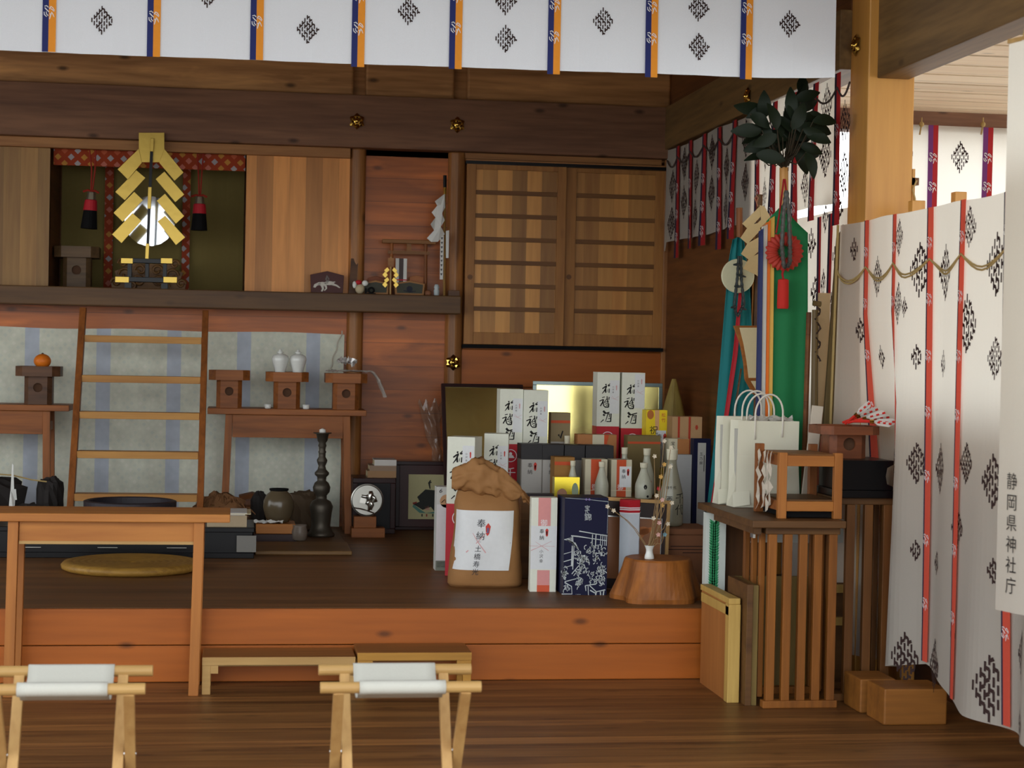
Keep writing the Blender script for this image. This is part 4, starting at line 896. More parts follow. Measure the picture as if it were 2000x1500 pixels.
# lacquer box, books, medallion and picture at the foot of the siding
xa, xb = at(688, 1000, 10.95).x, at(772, 1000, 10.95).x; zt_ = at(730, 934, 10.95).z
t = thing('lacquer_box', 'dark lacquered framed box behind the silver medallion', 'box', ((xa + xb) / 2, 10.95, ZS)); w = (xb - xa) / 2; h = zt_ - ZS
MB().box(-w + .015, w - .015, .012, .3, .01, h - .012).build('panel', black, t); mb = MB()
for a, b, c, d in ((-w, w, h - .03, h), (-w, w, 0, .03), (-w, -w + .03, .03, h - .03), (w - .03, w, .03, h - .03)): mb = MB().box(a, b, 0, .3, c, d); mb.build('frame', darkbrown, t, bev=.003)
zz_ = zt_
for k, (lb, px0, px1, hh_, m_) in enumerate((('tan book at the bottom of the stack on the lacquered box', 718, 774, .04, mat('tan book cover', (160, 124, 88), .7)), ('brown grey book in the middle of the stack on the lacquered box', 722, 774, .032, mat('brown book cover', (150, 126, 104), .7)), ('white book on top of the stack on the lacquered box', 731, 774, .035, mat('white book cover', (208, 204, 196), .7)))):
    xa, xb = at(px0, 920, 11).x, at(px1, 920, 11).x
    t = thing('book', lb, 'book', (xa, 11.0, zz_), 0, 'books on the lacquered box'); MB().box(.004, xb - xa - .001, .004, .196, .003, hh_ - .003).build('pages', cream, t)
    mb = MB().box(0, xb - xa, 0, .2, 0, .003); mb.build('cover', m_, t); MB().box(0, xb - xa, 0, .2, hh_ - .003, hh_).build('cover', m_, t); MB().box(0, xb - xa, 0, .003, .003, hh_ - .003).build('spine', m_, t); zz_ += hh_
xa, xb = at(693, 1035, 10.7).x, at(748, 1035, 10.7).x; c = (xa + xb) / 2
t = thing('medallion_stand', 'stepped wooden stand under the silver medallion', 'stand', (c, 10.72, ZS)); MB().box(-.1, .095, 0, .12, 0, .055).build('base', w_hin, t, bev=.002); MB().box(-.085, .045, .02, .1, .055, .12).build('block', w_hin, t, bev=.002)
t = thing('medallion', 'round silver relief medallion of a striding figure on a wooden stand', 'medallion', (c - .018 + .01, 10.775, ZS + .12 + .094)); 
md = o = MB().lathe([(.001, -.006), (.09, -.006), (.096, -.003), (.096, .004), (.09, .006), (.086, .001), (.001, .001)], n=40).build('disc', pewter, t, smooth=False); o.rotation_euler = (math.pi / 2, 0, 0)
mb = MB(); fg = lambda st, r: mb.tube([(a * .1, -.008, b * .1) for a, b in st], r, 6)
fg([(.18, .55), (.2, .35), (.12, .05), (.15, -.05)], [.012, .018, .02, .014]); fg([(.12, 0), (.0, -.2), (.12, -.3), (.1, -.6)], [.018, .015, .012, .008]); fg([(.18, 0), (.3, -.3), (.2, -.55)], [.016, .012, .008]); fg([(.25, .3), (.42, .15), (.5, -.1)], [.01, .012, .014]); fg([(.1, .28), (-.1, .2), (-.35, .25)], [.01, .012, .01])
mb.build('relief_figure', mat('relief silver', (206, 204, 196), .25, 1.0), t, smooth=True)
MB().prism([(-.045, -.015), (-.01, -.02), (-.005, .03), (-.035, .032)], lambda a, b: V((a, -.01, b)), .006).build('relief_drum', mat('relief silver', (206, 204, 196), .25, 1.0), t)
MB().tube([(-.075, -.004, -.045), (-.04, -.005, -.05), (0, -.005, -.06), (.04, -.005, -.075)], .004, 5).build('relief_ground', pewter, t)
xa, xb, z0, z1 = rect(776, 905, 872, 1040, 11.2); w = xb - xa; h = z1 - ZS
t = thing('framed_picture', 'dark framed picture of a seated figure standing at the foot of the siding', 'picture', (xa, 11.2, ZS)); t.rotation_euler = (-.06, 0, 0)
MB().box(0, w, 0, .02, 0, h).build('mount', mat('maroon mount', (62, 28, 26), .4), t)
for a, b, c, d in ((-.012, w + .012, h - .012, h + .012), (-.012, w + .012, 0, .02), (-.012, .014, .02, h - .012), (w - .014, w + .012, .02, h - .012)): MB().box(a, b, -.014, .024, c, d).build('frame', darkbrown, t, bev=.003)
X = lambda p: at(p, 970, 11.2).x - xa; Zq = lambda p: at(830, p, 11.2).z - ZS
pc = MB().box(X(798), X(868), -.003, 0, Zq(1014), Zq(927)).build('picture', mat('old picture paper', (196, 188, 142), .7), t)
mb = MB(); mp = lambda a, b: V((X(a), -.0045, Zq(b)))
mb.poly([mp(*q) for q in ((815, 971), (831, 956), (852, 958), (862, 972), (862, 992), (850, 1000), (842, 990), (826, 996), (808, 985), (820, 980))][::-1], 0); mb.poly([mp(*q) for q in ((808, 985), (820, 994), (832, 1002), (846, 1000), (858, 995), (862, 1000), (855, 1003), (820, 1002), (806, 990))][::-1], 1)
mb.brush([(840, 955, 2), (838, 943, 4), (841, 938, 2)], mp, 0); mb.brush([(836, 944, 2), (843, 942, 2)], mp, 0); mb.poly([mp(*q) for q in ((830, 990), (838, 988), (840, 996), (832, 997))][::-1], 2); mb.poly([mp(*q) for q in ((806, 982), (814, 980), (816, 988), (808, 987))][::-1], 3)
for x_ in (825, 834, 846): mb.brush([(x_, 1004, 2.5), (x_, 1009, 2.5)], mp, 3 if x_ == 834 else 0)
mb.build('painted_figure', [mat('dark robe', (48, 50, 46), .7), mat('teal robe', (92, 140, 126), .7), mat('face paint', (206, 160, 140), .7), mat('robe red', (150, 60, 50), .7)], pc)
# cellophane bouquet wrap hung by the gold screen
p = at(848, 850, 11.1); mb = MB(); film2 = mat('clear cellophane', (150, 124, 104), .1, 0, .8, alpha=.5)
def fw(a, b):
    q = noise.noise_vector(V((a * 4, b * 6, 2))); r = .075 * (1 - .75 * b)
    return V(((a - .5) * 2 * r + q.x * .02 + .07 * b, -.03 * math.cos((a - .5) * 3) + q.y * .02, .2 - .44 * b + q.z * .01 + (.03 * math.sin(a * 20) if b < .08 else 0)))
o = tag(mb.grid(fw, 16, 18).build('cellophane_cone', film2, loc=(p.x - .01, 11.34, p.z - .01)), 'empty crinkled cellophane flower wrap hanging on the siding by the gold screen', 'wrapper')
# ---------------------------------------------------------------- foreground furniture
t = thing('wooden_table', 'plain wooden table standing before the stage, cut by the picture edge', 'table', (-.5, 7.45, 0)); xl, xr = -.475, .484; zt_ = .732
MB().box(xl, xr, 0, .33, zt_ - .033, zt_).build('table_top', w_table, t, bev=.003)
MB().box(-.34, .346, .04, .06, zt_ - .115, zt_ - .034).build('apron', w_table, t); MB().box(-.34, .346, .035, .062, zt_ - .125, zt_ - .113).build('apron_edge', w_pale, t)
for sx in (-1, 1):
    for yy in (.02, .26): MB().bar((sx * .362, yy + .02, zt_ - .034), (sx * (.362 + (-.012 if sx > 0 else .01)), yy + .02, 0), .04, .036, up=(0, 1, 0)).build('leg', w_tableZ, t, bev=.002)
    MB().box(sx * .362 - .018, sx * .362 + .018, .05, .25, zt_ - .12, zt_ - .05).build('side_rail', w_tableZ, t)
def bench(label, px0, px1, py, y, zt, dep, m_top, m_leg, th=.032):
    xa, xb = at(px0, py, y).x, at(px1, py, y).x; w = xb - xa
    t = thing('step_bench', label, 'bench', (xa, y, 0)); MB().box(0, w, 0, dep, zt - th, zt).build('seat', [m_top], t, bev=.002); MB().box(0, w, -.004, .0, zt - th, zt - .001).build('front_edge', m_leg, t)
    for x0 in (.0, w - .034):
        for yy in (0, dep - .034): MB().box(x0, x0 + .034, yy, yy + .034, 0, zt - th).build('leg', m_leg, t, bev=.002)
    MB().box(.034, w - .034, dep - .03, dep - .012, zt - th - .04, zt - th).build('rail', m_leg, t)
    for x0 in (.034, w - .06): MB().box(x0, x0 + .03, .002, .03, zt - th - .035, zt - th).build('bracket', m_leg, t)
    return t
bench('low pale step bench touching the front table leg', 395, 694, 1288, 7.5, .152, .23, w_step, w_pale)
bench('low step bench with a brown top behind the middle folding stool', 698, 921, 1284, 7.51, .166, .24, w_step, wood('yellow brown wood', (186, 136, 70), (156, 110, 54), 'X', 7))
canvas = mat('white canvas', (190, 188, 176), .85, bump=.15, bscale=200)
def folding_stool(label, loc, rz):
    t = thing('folding_stool', label, 'stool', loc, rz, 'folding canvas stools'); L_ = .228; hz = .45; yb = .145
    for s_ in (-1, 1): MB().tube([(-L_ + s_ * .004, s_ * yb, hz), (L_ + s_ * .004, s_ * yb, hz)], .0165, 16).build('bar', w_pale, t, smooth=False, bev=.002)
    for xs in (-1, 1):
        for s_ in (-1, 1):
            x = xs * (.180 - (.033 if s_ > 0 else 0)); MB().bar((x, s_ * yb, hz - .01), (x - xs * .004, -s_ * .16, .0), .030, .024, up=(0, 1, 0)).build('leg', w_paleZ, t, bev=.002)
        MB().tube([(xs * .14, 0, hz * .53), (xs * .195, 0, hz * .53)], .006, 8).build('pivot_bolt', steel, t)
    for s_ in (-1, 1): MB().tube([(-.16, -s_ * .155, .03), (.16, -s_ * .155, .03)], .012, 8).build('foot_rail', w_pale, t)
    mb = MB(); prof = [(-yb + .019 * math.cos(a), hz + .019 * math.sin(a)) for a in [math.radians(q) for q in range(-80, -360, -28)][::1]]
    ang = lambda c, a: (c + .019 * math.cos(math.radians(a)), hz + .019 * math.sin(math.radians(a)))
    prof = [ang(-yb, a) for a in range(280, 60, -22)] + [(-yb + .03, hz - .012), (-.06, hz - .045), (0, hz - .055), (.06, hz - .045), (yb - .03, hz - .012)] + [ang(yb, a) for a in range(120, -100, -22)]
    k = len(prof) - 1; cw = lambda y: .128
    mb.grid(lambda a, b: V(((a - .5) * 2 * .122, prof[round(b * k)][0], prof[round(b * k)][1])), 8, k); mb.build('canvas_seat', canvas, t, smooth=True, solid=.002)
    return t
s1 = folding_stool('folding stool with a white canvas seat in front of the brown topped step bench', (.479, 5.327, 0), 0)
p = at(0, 1345, 5.2)
s2 = folding_stool('folding stool with a white canvas seat in front of the plain wooden table', (at(287, 1345, 5.19).x - .228, 5.33, 0), .0)
# ---------------------------------------------------------------- offerings: cartons, bottles, rice
def brushmap(strokes, unit): return [[(x / unit, -y / unit, w / unit) for x, y, w in s] for s in strokes]
KI = brushmap([[(250, 380, 40), (290, 392, 55)], [(160, 520, 36), (230, 465, 42), (300, 430, 46), (296, 455, 30)], [(290, 440, 40), (240, 560, 42), (155, 670, 16)], [(262, 520, 46), (268, 640, 44)],
               [(425, 330, 22), (330, 420, 26)], [(340, 430, 34), (470, 390, 50)], [(332, 530, 12), (316, 620, 16)], [(380, 510, 28), (374, 640, 30)]], 715)
TO = brushmap([[(155, 795, 22), (245, 770, 26)], [(75, 905, 30), (200, 850, 34), (192, 880, 22)], [(205, 850, 40), (170, 950, 42), (105, 1060, 34)], [(190, 920, 36), (210, 1040, 34), (262, 1090, 36), (366, 1086, 40)],
               [(312, 750, 30), (342, 950, 36)], [(384, 770, 34), (372, 860, 26)], [(320, 810, 24), (228, 940, 24)], [(228, 950, 18), (372, 898, 24)], [(240, 1000, 22), (376, 958, 26)], [(280, 1050, 20), (372, 1000, 22)], [(372, 980, 40), (362, 1090, 44)]], 715)
SA = brushmap([[(160, 895, 50), (205, 945, 55), (235, 960, 34)], [(160, 980, 48), (200, 1015, 46)], [(100, 1180, 18), (175, 1110, 26)], [(230, 955, 30), (385, 910, 26)], [(285, 945, 24), (255, 1045, 22), (220, 1165, 14)],
               [(280, 975, 26), (360, 960, 32), (350, 1165, 30)], [(320, 975, 20), (315, 1045, 20)], [(285, 1085, 18), (350, 1075, 20)], [(245, 1160, 22), (345, 1160, 26)]], 565)
carton_w = mat('white carton', (228, 230, 214), .55)
carton_r = mat('red carton print', (190, 36, 48), .5)
paper_n = mat('offering paper', (224, 226, 226), .7)
pinkn = mat('faint pink print', (214, 168, 168), .7)
noshi_r = mat('seal red', (200, 60, 48), .6)
def shell(mb, w, d, h, m=0): mb.box(-w / 2, w / 2, 0, d, 0, h, m)
def noshi(mb, mp, cx, top, k, mi_ink, mi_red, mi_pink, chars='奉納', name='', bow=True):
    """offering slip: two characters, a folded red ornament and a pale bow"""
    mb.text(chars, mp, cx - k * .5, top, k, mi_ink, gap=1.25)
    mb.poly([mp(cx + k * 1.0 + a * k, top - k * .2 + b * k) for a, b in ((-.3, .0), (0, -.0 + .35), (.3, 0), (.22, -1.1), (0, -1.35), (-.22, -1.1))][::-1], mi_red)
    mb.poly([mp(cx + k * 1.0 + a * k, top - k * .2 + b * k) for a, b in ((-.14, -.25), (.14, -.25), (.1, -1.0), (-.1, -1.0))][::-1], mi_ink)
    if bow:
        y = top - k * 3.4
        mb.brush([(cx - k * 2.1, y - k * .9, k * .14), (cx, y, k * .1), (cx + k * 2.0, y + k * 1.0, k * .06)], mp, mi_pink); mb.brush([(cx - k * 1.2, y + k * .8, k * .06), (cx, y, k * .1), (cx + k * 1.4, y - k * .9, k * .12)], mp, mi_pink)
        mb.brush([(cx - k * 2.6, y + k * .02, k * .07), (cx + k * 2.6, y - k * .04, k * .07)], mp, mi_pink)
    if name: mb.text(name, mp, cx - k * .45, top - k * 4.1, k * .8, mi_ink, gap=1.2)
def sake_carton(label, px0, px1, py, Y, zb, rz=0, slip=None, wfac=1.0):
    xa, xb = at(px0, py + 60, Y).x, at(px1, py + 60, Y).x; w = (xb - xa) / math.cos(rz) * wfac
    zt = at((px0 + px1) / 2, py, Y).z; h = zt - zb; zr = h - 2.36 * w
    t = thing('sake_carton', label, 'carton', (xa + (w / 2) * math.cos(rz) + 0, Y + (w / 2) * math.sin(rz), zb), rz, 'tall white sake cartons'); mp = plane_map((-w / 2, 0, h), (1, 0, 0), (0, 0, 1))
    mb = MB(); mb.box(-w / 2, w / 2, 0, w, zr, h, 0); mb.box(-w / 2, w / 2, 0, w, 0, zr, 1)
    for ch in (KI, TO, SA):
        for st in ch: mb.brush([(x * w, y * w - (.0 if ch is not SA else .1 * w), q * w) for x, y, q in st], mp, 2)
    c = (w / 2, zr - h - w * .5); mb.ring(c, .26 * w, .03 * w, mp, 3); mb.disc((c[0], c[1] + .08 * w), .07 * w, mp, 3); mb.poly([mp(c[0] + a * w, c[1] + b * w) for a, b in ((-.18, -.1), (.18, -.1), (.1, .02), (-.1, .02))], 3)
    for i, ch in enumerate('千代'): mb.text(ch, mp, .25 * w, zr - h - w * (1.0 + .6 * i), .5 * w, 3)
    mb.build('carton', [carton_w, carton_r, inkb, whitem], t, bev=.0015)
    if slip is not None:
        dy, strong = slip; mb = MB(); m2 = plane_map((-w / 2 + .6 * w, -.0012, h - dy * w), (1, 0, 0), (0, 0, 1)); mb.box(-w / 2 + .56 * w, -w / 2 + .98 * w, -.0015, -.0003, h - (dy + 1.2) * w, h - (dy - .25) * w, 0)
        mb.text('小沢幸', m2, .06 * w, 0, .085 * w, 1, gap=1.35); mb.poly([m2(.25 * w + a * w, b * w) for a, b in ((-.03, .0), (0, .05), (.03, 0), (.02, -.18), (-.02, -.18))][::-1], 2)
        y = -.5 * w; mb.brush([(.0, y, .01 * w), (.17 * w, y - .06 * w, .012 * w), (.36 * w, y + .06 * w, .008 * w)], m2, 3); mb.brush([(.04 * w, y + .08 * w, .008 * w), (.17 * w, y - .06 * w, .012 * w), (.33 * w, y - .12 * w, .01 * w)], m2, 3)
        mb.build('offering_slip', [paper_n, inkb, noshi_r if strong else pinkn, pinkn], t)
    return t
RAD = math.radians
# platforms under the back rows
w_crate = wood('display crate', (120, 82, 56), (86, 58, 40), 'X', 6, .2)
ZA = .62
xa, xb = at(968, 900, 9.3).x, at(1300, 900, 9.3).x
tag(MB().box(xa, xb, 9.27, 10.1, ZS, ZA).build('wooden_crate', w_crate, bev=.004), 'low wooden crate carrying the tall white cartons at the back', 'crate')
ZC = .70
xa, xb = at(1016, 960, 8.82).x, at(1286, 960, 8.82).x
tag(MB().box(xa, xb, 8.80, 9.24, ZS, ZC).build('wooden_crate', w_crate, bev=.004), 'wooden crate behind the navy carton carrying bottles and small boxes', 'crate')
sake_carton('white carton with black brush writing standing on the stage, half behind the rice bag', 873, 924, 853, 8.92, ZS, RAD(-22), (.55, 1))
sake_carton('white carton with black brush writing behind the folded top of the rice bag', 945, 991, 847, 9.12, ZS, RAD(-10), (.75, 1))
sake_carton('white carton on the crate, first of the pair before the dim gold screen', 976, 1021, 760, 9.42, ZA, 0, (.65, 0))
sake_carton('white carton on the crate, second of the pair before the dim gold screen', 1023, 1070, 762, 9.40, ZA, 0, (.7, 0))
sake_carton('tall white carton before the bright gold screen, nearer the brown box', 1166, 1210, 727, 9.72, ZA, 0, (.6, 0))
sake_carton('tall white carton before the bright gold screen, nearer the yellow box', 1214, 1259, 728, 9.72, ZA, 0, (.3, 0))
# generic carton
def carton(name, label, px0, px1, py0, Y, zb, dep, body, deco=None, mats=(), rz=0, py1=None, cat='box', group=None, bev=.0015, bands=()):
    my = py0 + 20; xa, xb = at(px0, my, Y).x, at(px1, my, Y).x; w = (xb - xa) / math.cos(rz); zt = at((px0 + px1) / 2, py0, Y).z; h = zt - zb
    t = thing(name, label, cat, (xa + w / 2 * math.cos(rz), Y + w / 2 * math.sin(rz), zb), rz, group); mp = plane_map((-w / 2, 0, h), (1, 0, 0), (0, 0, 1))
    mb = MB(); zs = [h]
    mb.box(-w / 2, w / 2, 0, dep, 0, h, 0)
    for i, (u0, u1, v0, v1, mi) in enumerate(bands): mb.poly([mp(u0 * w, -v1 * h), mp(u1 * w, -v1 * h), mp(u1 * w, -v0 * h), mp(u0 * w, -v0 * h)], mi)
    if deco: deco(mb, plane_map((-w / 2, -.0006, h), (1, 0, 0), (0, 0, 1)), w, h)
    mb.build('carton', [body] + list(mats), t, bev=0)
    return t, w, h
def slip(t, w, h, u0, u1, v0, v1, chars, k, name='', bow=False, m=None, off=.0016):
    mb = MB(); mb.box(-w / 2 + u0 * w, -w / 2 + u1 * w, -off, -off * .2, h - v1 * h, h - v0 * h, 0); mp = plane_map((-w / 2, -off, h), (1, 0, 0), (0, 0, 1))
    noshi(mb, mp, ((u0 + u1) / 2 - .08) * w, -v0 * h - k * .6, k, 1, 2, 3, chars, name, bow)
    return mb.build('offering_slip', [m or paper_n, inkb, noshi_r, pinkn], t)
# front row on the stage
def six(mb, mp, w, h):
    mb.text('6', mp, .12 * w, -.01 * h, .07 * h, 1, sx=1.2, slant=.2); mb.text('缶', mp, .62 * w, -.025 * h, .045 * h, 1, sx=.9)
    mb.disc((.62 * w, -.17 * h), .42 * w, mp, 2, 20); mb.brush([(.3 * w, -.19 * h, .05 * w), (.5 * w, -.15 * h, .06 * w), (.6 * w, -.2 * h, .05 * w), (.8 * w, -.16 * h, .06 * w)], mp, 3)
    mb.poly([mp(0, -h), mp(w, -h), mp(w, -.88 * h), mp(0, -.88 * h)], 4); mb.poly([mp(.02 * w, -.88 * h), mp(w, -.88 * h), mp(w, -.21 * h), mp(.02 * w, -.21 * h)], 5)
    for i in range(4): mb.brush([(.1 * w, -.9 * h - i * .018 * h, .006 * h), (.8 * w, -.9 * h - i * .018 * h, .006 * h)], mp, 1)
carton('can_pack', 'narrow white six can pack between the dark picture and the white carton', 853, 884, 951, 9.12, ZS, .1, mat('can pack white', (206, 208, 202), .5), six, (inkb, mat('tan print', (190, 150, 110), .6), whitem, mat('grey green print', (130, 138, 124), .6), paper_n))
def pink(mb, mp, w, h):
    P = lambda u0, u1, v0, v1, m_: mb.poly([mp(u0 * w, -v1 * h), mp(u1 * w, -v1 * h), mp(u1 * w, -v0 * h), mp(u0 * w, -v0 * h)], m_)
    P(.27, .75, 0, .3, 1); P(.27, .75, .77, .93, 1); P(.27, .75, .93, 1, 2); mb.text('御', plane_map(mp(0, 0), (1, 0, 0), (0, 0, 1), off=.0006), .36 * w, -.23 * h, .075 * h, 3)
pinkc = mat('pale pink carton band', (222, 150, 146), .6); orc = mat('orange red band', (216, 92, 58), .6)
t, w, h = carton('sake_carton', 'white carton with a pink band and offering slip, between rice bag and navy carton', 1038, 1088, 972, 8.32, ZS, .085, carton_w, pink, (pinkc, orc, whitem), RAD(-4))
slip(t, w, h, .0, 1.0, .3, .76, '奉納', .023, '小沢幸', True)
# navy carton with a white line drawing
navyc = mat('navy carton', (22, 24, 54), .5, 0, .15); linew = mat('white line print', (196, 204, 204), .6); greyl = mat('grey line print', (96, 106, 110), .6)
def navydeco(mb, mp, w, h):
    rnd = random.Random(11); m9 = 1; U = lambda zx, zy: ((zx - 130) / 630 * w, -(zy - 95) / 1270 * h)
    L = lambda pts, q=.008, m_=1: mb.brush([U(*p) + (q * w * (.8 + 1.0 * rnd.random()),) for p in pts], mp, m_)
    for i, (ch, y) in enumerate(zip('宝乃錦', (195, 262, 300))): u, v = U(415, y); mb.text(ch, mp, u, v, (.085, .07, .115)[i] * w * 1.5, 1)
    u, v = U(420, 118); mb.disc((u + .03 * w, v), .025 * w, mp, 3); mb.disc((u + .1 * w, v), .025 * w, mp, 3)
    L([(135, 100), (450, 118), (760, 145)], .006); L([(757, 150), (750, 560)], .004)
    L([(345, 530), (570, 565), (755, 590)], .018); L([(230, 592), (330, 600), (520, 625), (750, 655)], .018)
    for x in (540, 590, 660, 690, 720, 745): L([(x, 570 + rnd.random() * 20), (x - 6, 720)], .012)
    for k in range(7): L([(130 + 20 * k, 640 - 6 * k), (190 + 12 * k, 650 + 8 * k), (300 + 8 * k, 690 + 15 * k)], .012)
    L([(250, 720), (248, 990)], .022); L([(275, 720), (262, 1030)], .012)
    for y in (800, 900, 980): L([(130, y + 30), (240, y)], .012)
    def fig(cx, cy, s_):
        for k in range(6):
            a = rnd.uniform(0, 6.28); r0 = s_ * rnd.uniform(.25, .6); ox, oy = cx + rnd.uniform(-s_, s_) * .6, cy + rnd.uniform(-s_, s_) * .7
            L([(ox + r0 * math.cos(a + q * .6), oy + r0 * math.sin(a + q * .6) * 1.1) for q in range(rnd.randint(3, 7))], .011)
        for k in range(3): x, y = cx + rnd.uniform(-s_, s_) * .7, cy + rnd.uniform(-s_, s_) * .8; L([(x, y), (x + rnd.uniform(-30, 30), y + rnd.uniform(10, 45))], .013)
    for cx, cy in ((330, 830), (400, 880), (480, 770), (540, 730), (560, 820), (640, 760), (700, 800), (470, 900), (600, 900), (320, 900), (400, 1010), (460, 1060), (330, 1060), (150, 1040), (150, 1120), (370, 1150), (350, 1230), (570, 1080), (560, 1160), (690, 1000), (700, 1080), (650, 1160), (700, 1200), (180, 1280), (410, 970), (650, 1010)): fig(cx, cy, 52)
    mb.poly([mp(*U(x, y)) for x, y in ((380, 850), (440, 840), (440, 890), (395, 910))][::-1], 1)
    L([(250, 1090), (350, 980), (480, 860)], .012); L([(150, 1190), (320, 1150)], .02); L([(150, 1200), (250, 1250), (260, 1350), (110, 1350)], .02); L([(450, 1240), (600, 1220), (620, 1200)], .02); L([(500, 1230), (610, 1320), (740, 1295)], .02)
    L([(450, 1240), (460, 1310)], .016); L([(610, 1320), (600, 1380), (660, 1420)], .02); L([(670, 1320), (680, 1410)], .02); L([(720, 1310), (700, 1440)], .02); L([(520, 1300), (600, 1340)], .016); L([(490, 1240), (500, 1400)], .016)
    u, v = U(310, 1350); mb.text('千代無料酒', mp, u, v, .022 * w, 1, vert=False)
t, w, h = carton('sake_carton', 'wide navy carton printed with a white line drawing of a crowd', 1103, 1188, 972, 8.2, ZS, .19, navyc, navydeco, (linew, greyl, mat('violet print', (140, 120, 180), .6)), RAD(0))
# hexagonal red and white canister
xa, xb = at(1208, 1100, 8.345).x, at(1249, 1100, 8.345).x; c = (xa + xb) / 2; zt_ = at(1228, 977, 8.3).z; h = zt_ - ZS
t = thing('gift_canister', 'tall white six sided canister with a red lid band behind the tree stump', 'canister', (c, 8.345, ZS)); r = (xb - xa) / 2 / .95
def hexa(r, z0, z1): 
    vs = [(r * math.cos(a), r * math.sin(a), z) for z in (z0, z1) for a in [RAD(q * 60 + 14) for q in range(6)]]
    return MB().add(vs, [(i, (i + 1) % 6, 6 + (i + 1) % 6, 6 + i) for i in range(6)] + [tuple(range(5, -1, -1)), tuple(range(6, 12))])
hexa(r, .03, h * .86).build('body', mat('pale blue white wrap', (206, 214, 222), .6), t); hexa(r * 1.02, h * .86, h).build('lid_band', crimson, t)
for z in (h * .89, h * .91, h * .885 - .014): hexa(r * 1.03, z, z + .005).build('white_line', whitem, t)
hexa(r * 1.01, 0, .03).build('foot_band', crimson, t)
# rice bag
p0, p1 = at(874, 1143, 8.55), at(1030, 1143, 8.4); cx = (p0.x + p1.x) / 2; w0 = (p1.x - p0.x) / 2
t = thing('rice_bag', 'brown paper rice bag with a white offering sheet and a twisted top', 'bag', (cx, 8.56, ZS), RAD(-6))
rings = [(0, .95, .105, 0), (.012, 1.0, .125, 0), (.05, 1.0, .135, 0), (.13, .95, .14, .0), (.21, .90, .14, .004), (.29, .87, .135, .004), (.35, .86, .125, .004), (.39, .85, .105, .002), (.42, .81, .08, .0), (.445, .76, .055, .0)]
def bag_pt(a, b):      # a: angle 0..1, b: ring parameter 0..1
    i = min(int(b * (len(rings) - 1)), len(rings) - 2); f_ = b * (len(rings) - 1) - i; q = [rings[i][k] * (1 - f_) + rings[i + 1][k] * f_ for k in range(4)]
    th = 2 * math.pi * a; cs, sn = math.cos(th), math.sin(th); e = .55
    x = w0 * q[1] * math.copysign(abs(cs) ** e, cs); y = q[2] * math.copysign(abs(sn) ** .8, sn)
    nz = noise.noise(V((x * 9, y * 9, q[0] * 9))) * .006 + noise.noise(V((x * 30, y * 20, q[0] * 25))) * .003 * (q[0] > .3)
    return V((x + q[3] + nz, y - nz, q[0]))
mb = MB(); mb.grid(bag_pt, 56, 27); mb.poly([bag_pt(i / 56, 0) for i in range(56)][::-1]); mb.poly([bag_pt(i / 56, 1) for i in range(56)]); mb.build('sack', kraft, t, smooth=True)
def fold(a, b):
    th = 2 * math.pi * a; s_ = b; x = -.165 + .36 * s_; env = math.sin(math.pi * min(1, s_ * 1.02 + .06)) ** .45
    r1 = (.075 if s_ < .55 else .075 - .03 * (s_ - .55)) * env; zc = .495 - .0 * s_ - .07 * max(0, s_ - .4) ** 1.2 + .02 * math.sin(s_ * 5)
    n_ = noise.noise(V((math.cos(th) * 1.6, math.sin(th) * 1.6, s_ * 7))) * .38 + noise.noise(V((math.cos(th) * 3.4, math.sin(th) * 3.4, s_ * 13))) * .26 + abs(noise.noise(V((th * 1.2, s_ * 9, 4)))) * .2
    r1 *= 1 + n_
    return V((x, -.045 + r1 * .62 * math.cos(th) - .03 * s_, zc + r1 * math.sin(th) - .0))
mb = MB(); mb.grid(fold, 40, 40); mb.build('twisted_top', kraft, t, smooth=True)
mb = MB(); mb.grid(lambda a, b: V((.15 + .08 * a + .02 * b, -.085 + .03 * a + .012 * math.sin(b * 9), .455 - .04 * a - .06 * b + .01 * math.sin(a * 8))), 6, 6); mb.build('paper_flap', kraft, t, solid=.001)
fr0 = 1 - .5  # front lies at angles .5..1 (negative y)
def sheet(u, v):   # u metres across, v metres up from sheet bottom, on the front of the sack
    z = .085 + v; b = None
    lo, hi = 0.0, 1.0
    for _ in range(22):
        m_ = (lo + hi) / 2
        if bag_pt(.75, m_).z < z: lo = m_
        else: hi = m_
    i = min(int(lo * (len(rings) - 1)), len(rings) - 2); f_ = lo * (len(rings) - 1) - i; wd = w0 * (rings[i][1] * (1 - f_) + rings[i + 1][1] * f_); dp = rings[i][2] * (1 - f_) + rings[i + 1][2] * f_
    x = -wd * .95 + u; cs = max(-1, min(1, (abs(x) / wd))) ** (1 / .55); y = -dp * max(0, 1 - cs * cs) ** .4
    return V((x + .004, y - .007 + .003 * math.sin(u * 40) * math.sin(v * 22), z))
SW, SH = w0 * 1.5, .275
mb = MB(); mb.grid(lambda a, b: sheet(a * SW, b * SH), 28, 20)
mp = lambda a, b: sheet(a, b) + V((0, -.0018, 0))
mb.text('奉納', mp, SW * .36, SH * .86, .042, 1, gap=1.35); mb.text('土橋寿光', mp, SW * .36, SH * .42, .032, 1, gap=1.12)
k = .034; bx_, by_ = SW * .56, SH * .74
mb.poly([mp(bx_ + a * k, by_ + b * k) for a, b in ((-.35, 0), (0, .45), (.35, 0), (.22, -1.0), (0, -1.3), (-.22, -1.0))][::-1], 2); mb.poly([V(mp(bx_ + a * k, by_ + b * k)) + V((0, -.001, 0)) for a, b in ((-.16, -.2), (.16, -.2), (.12, -.9), (-.12, -.9))][::-1], 4)
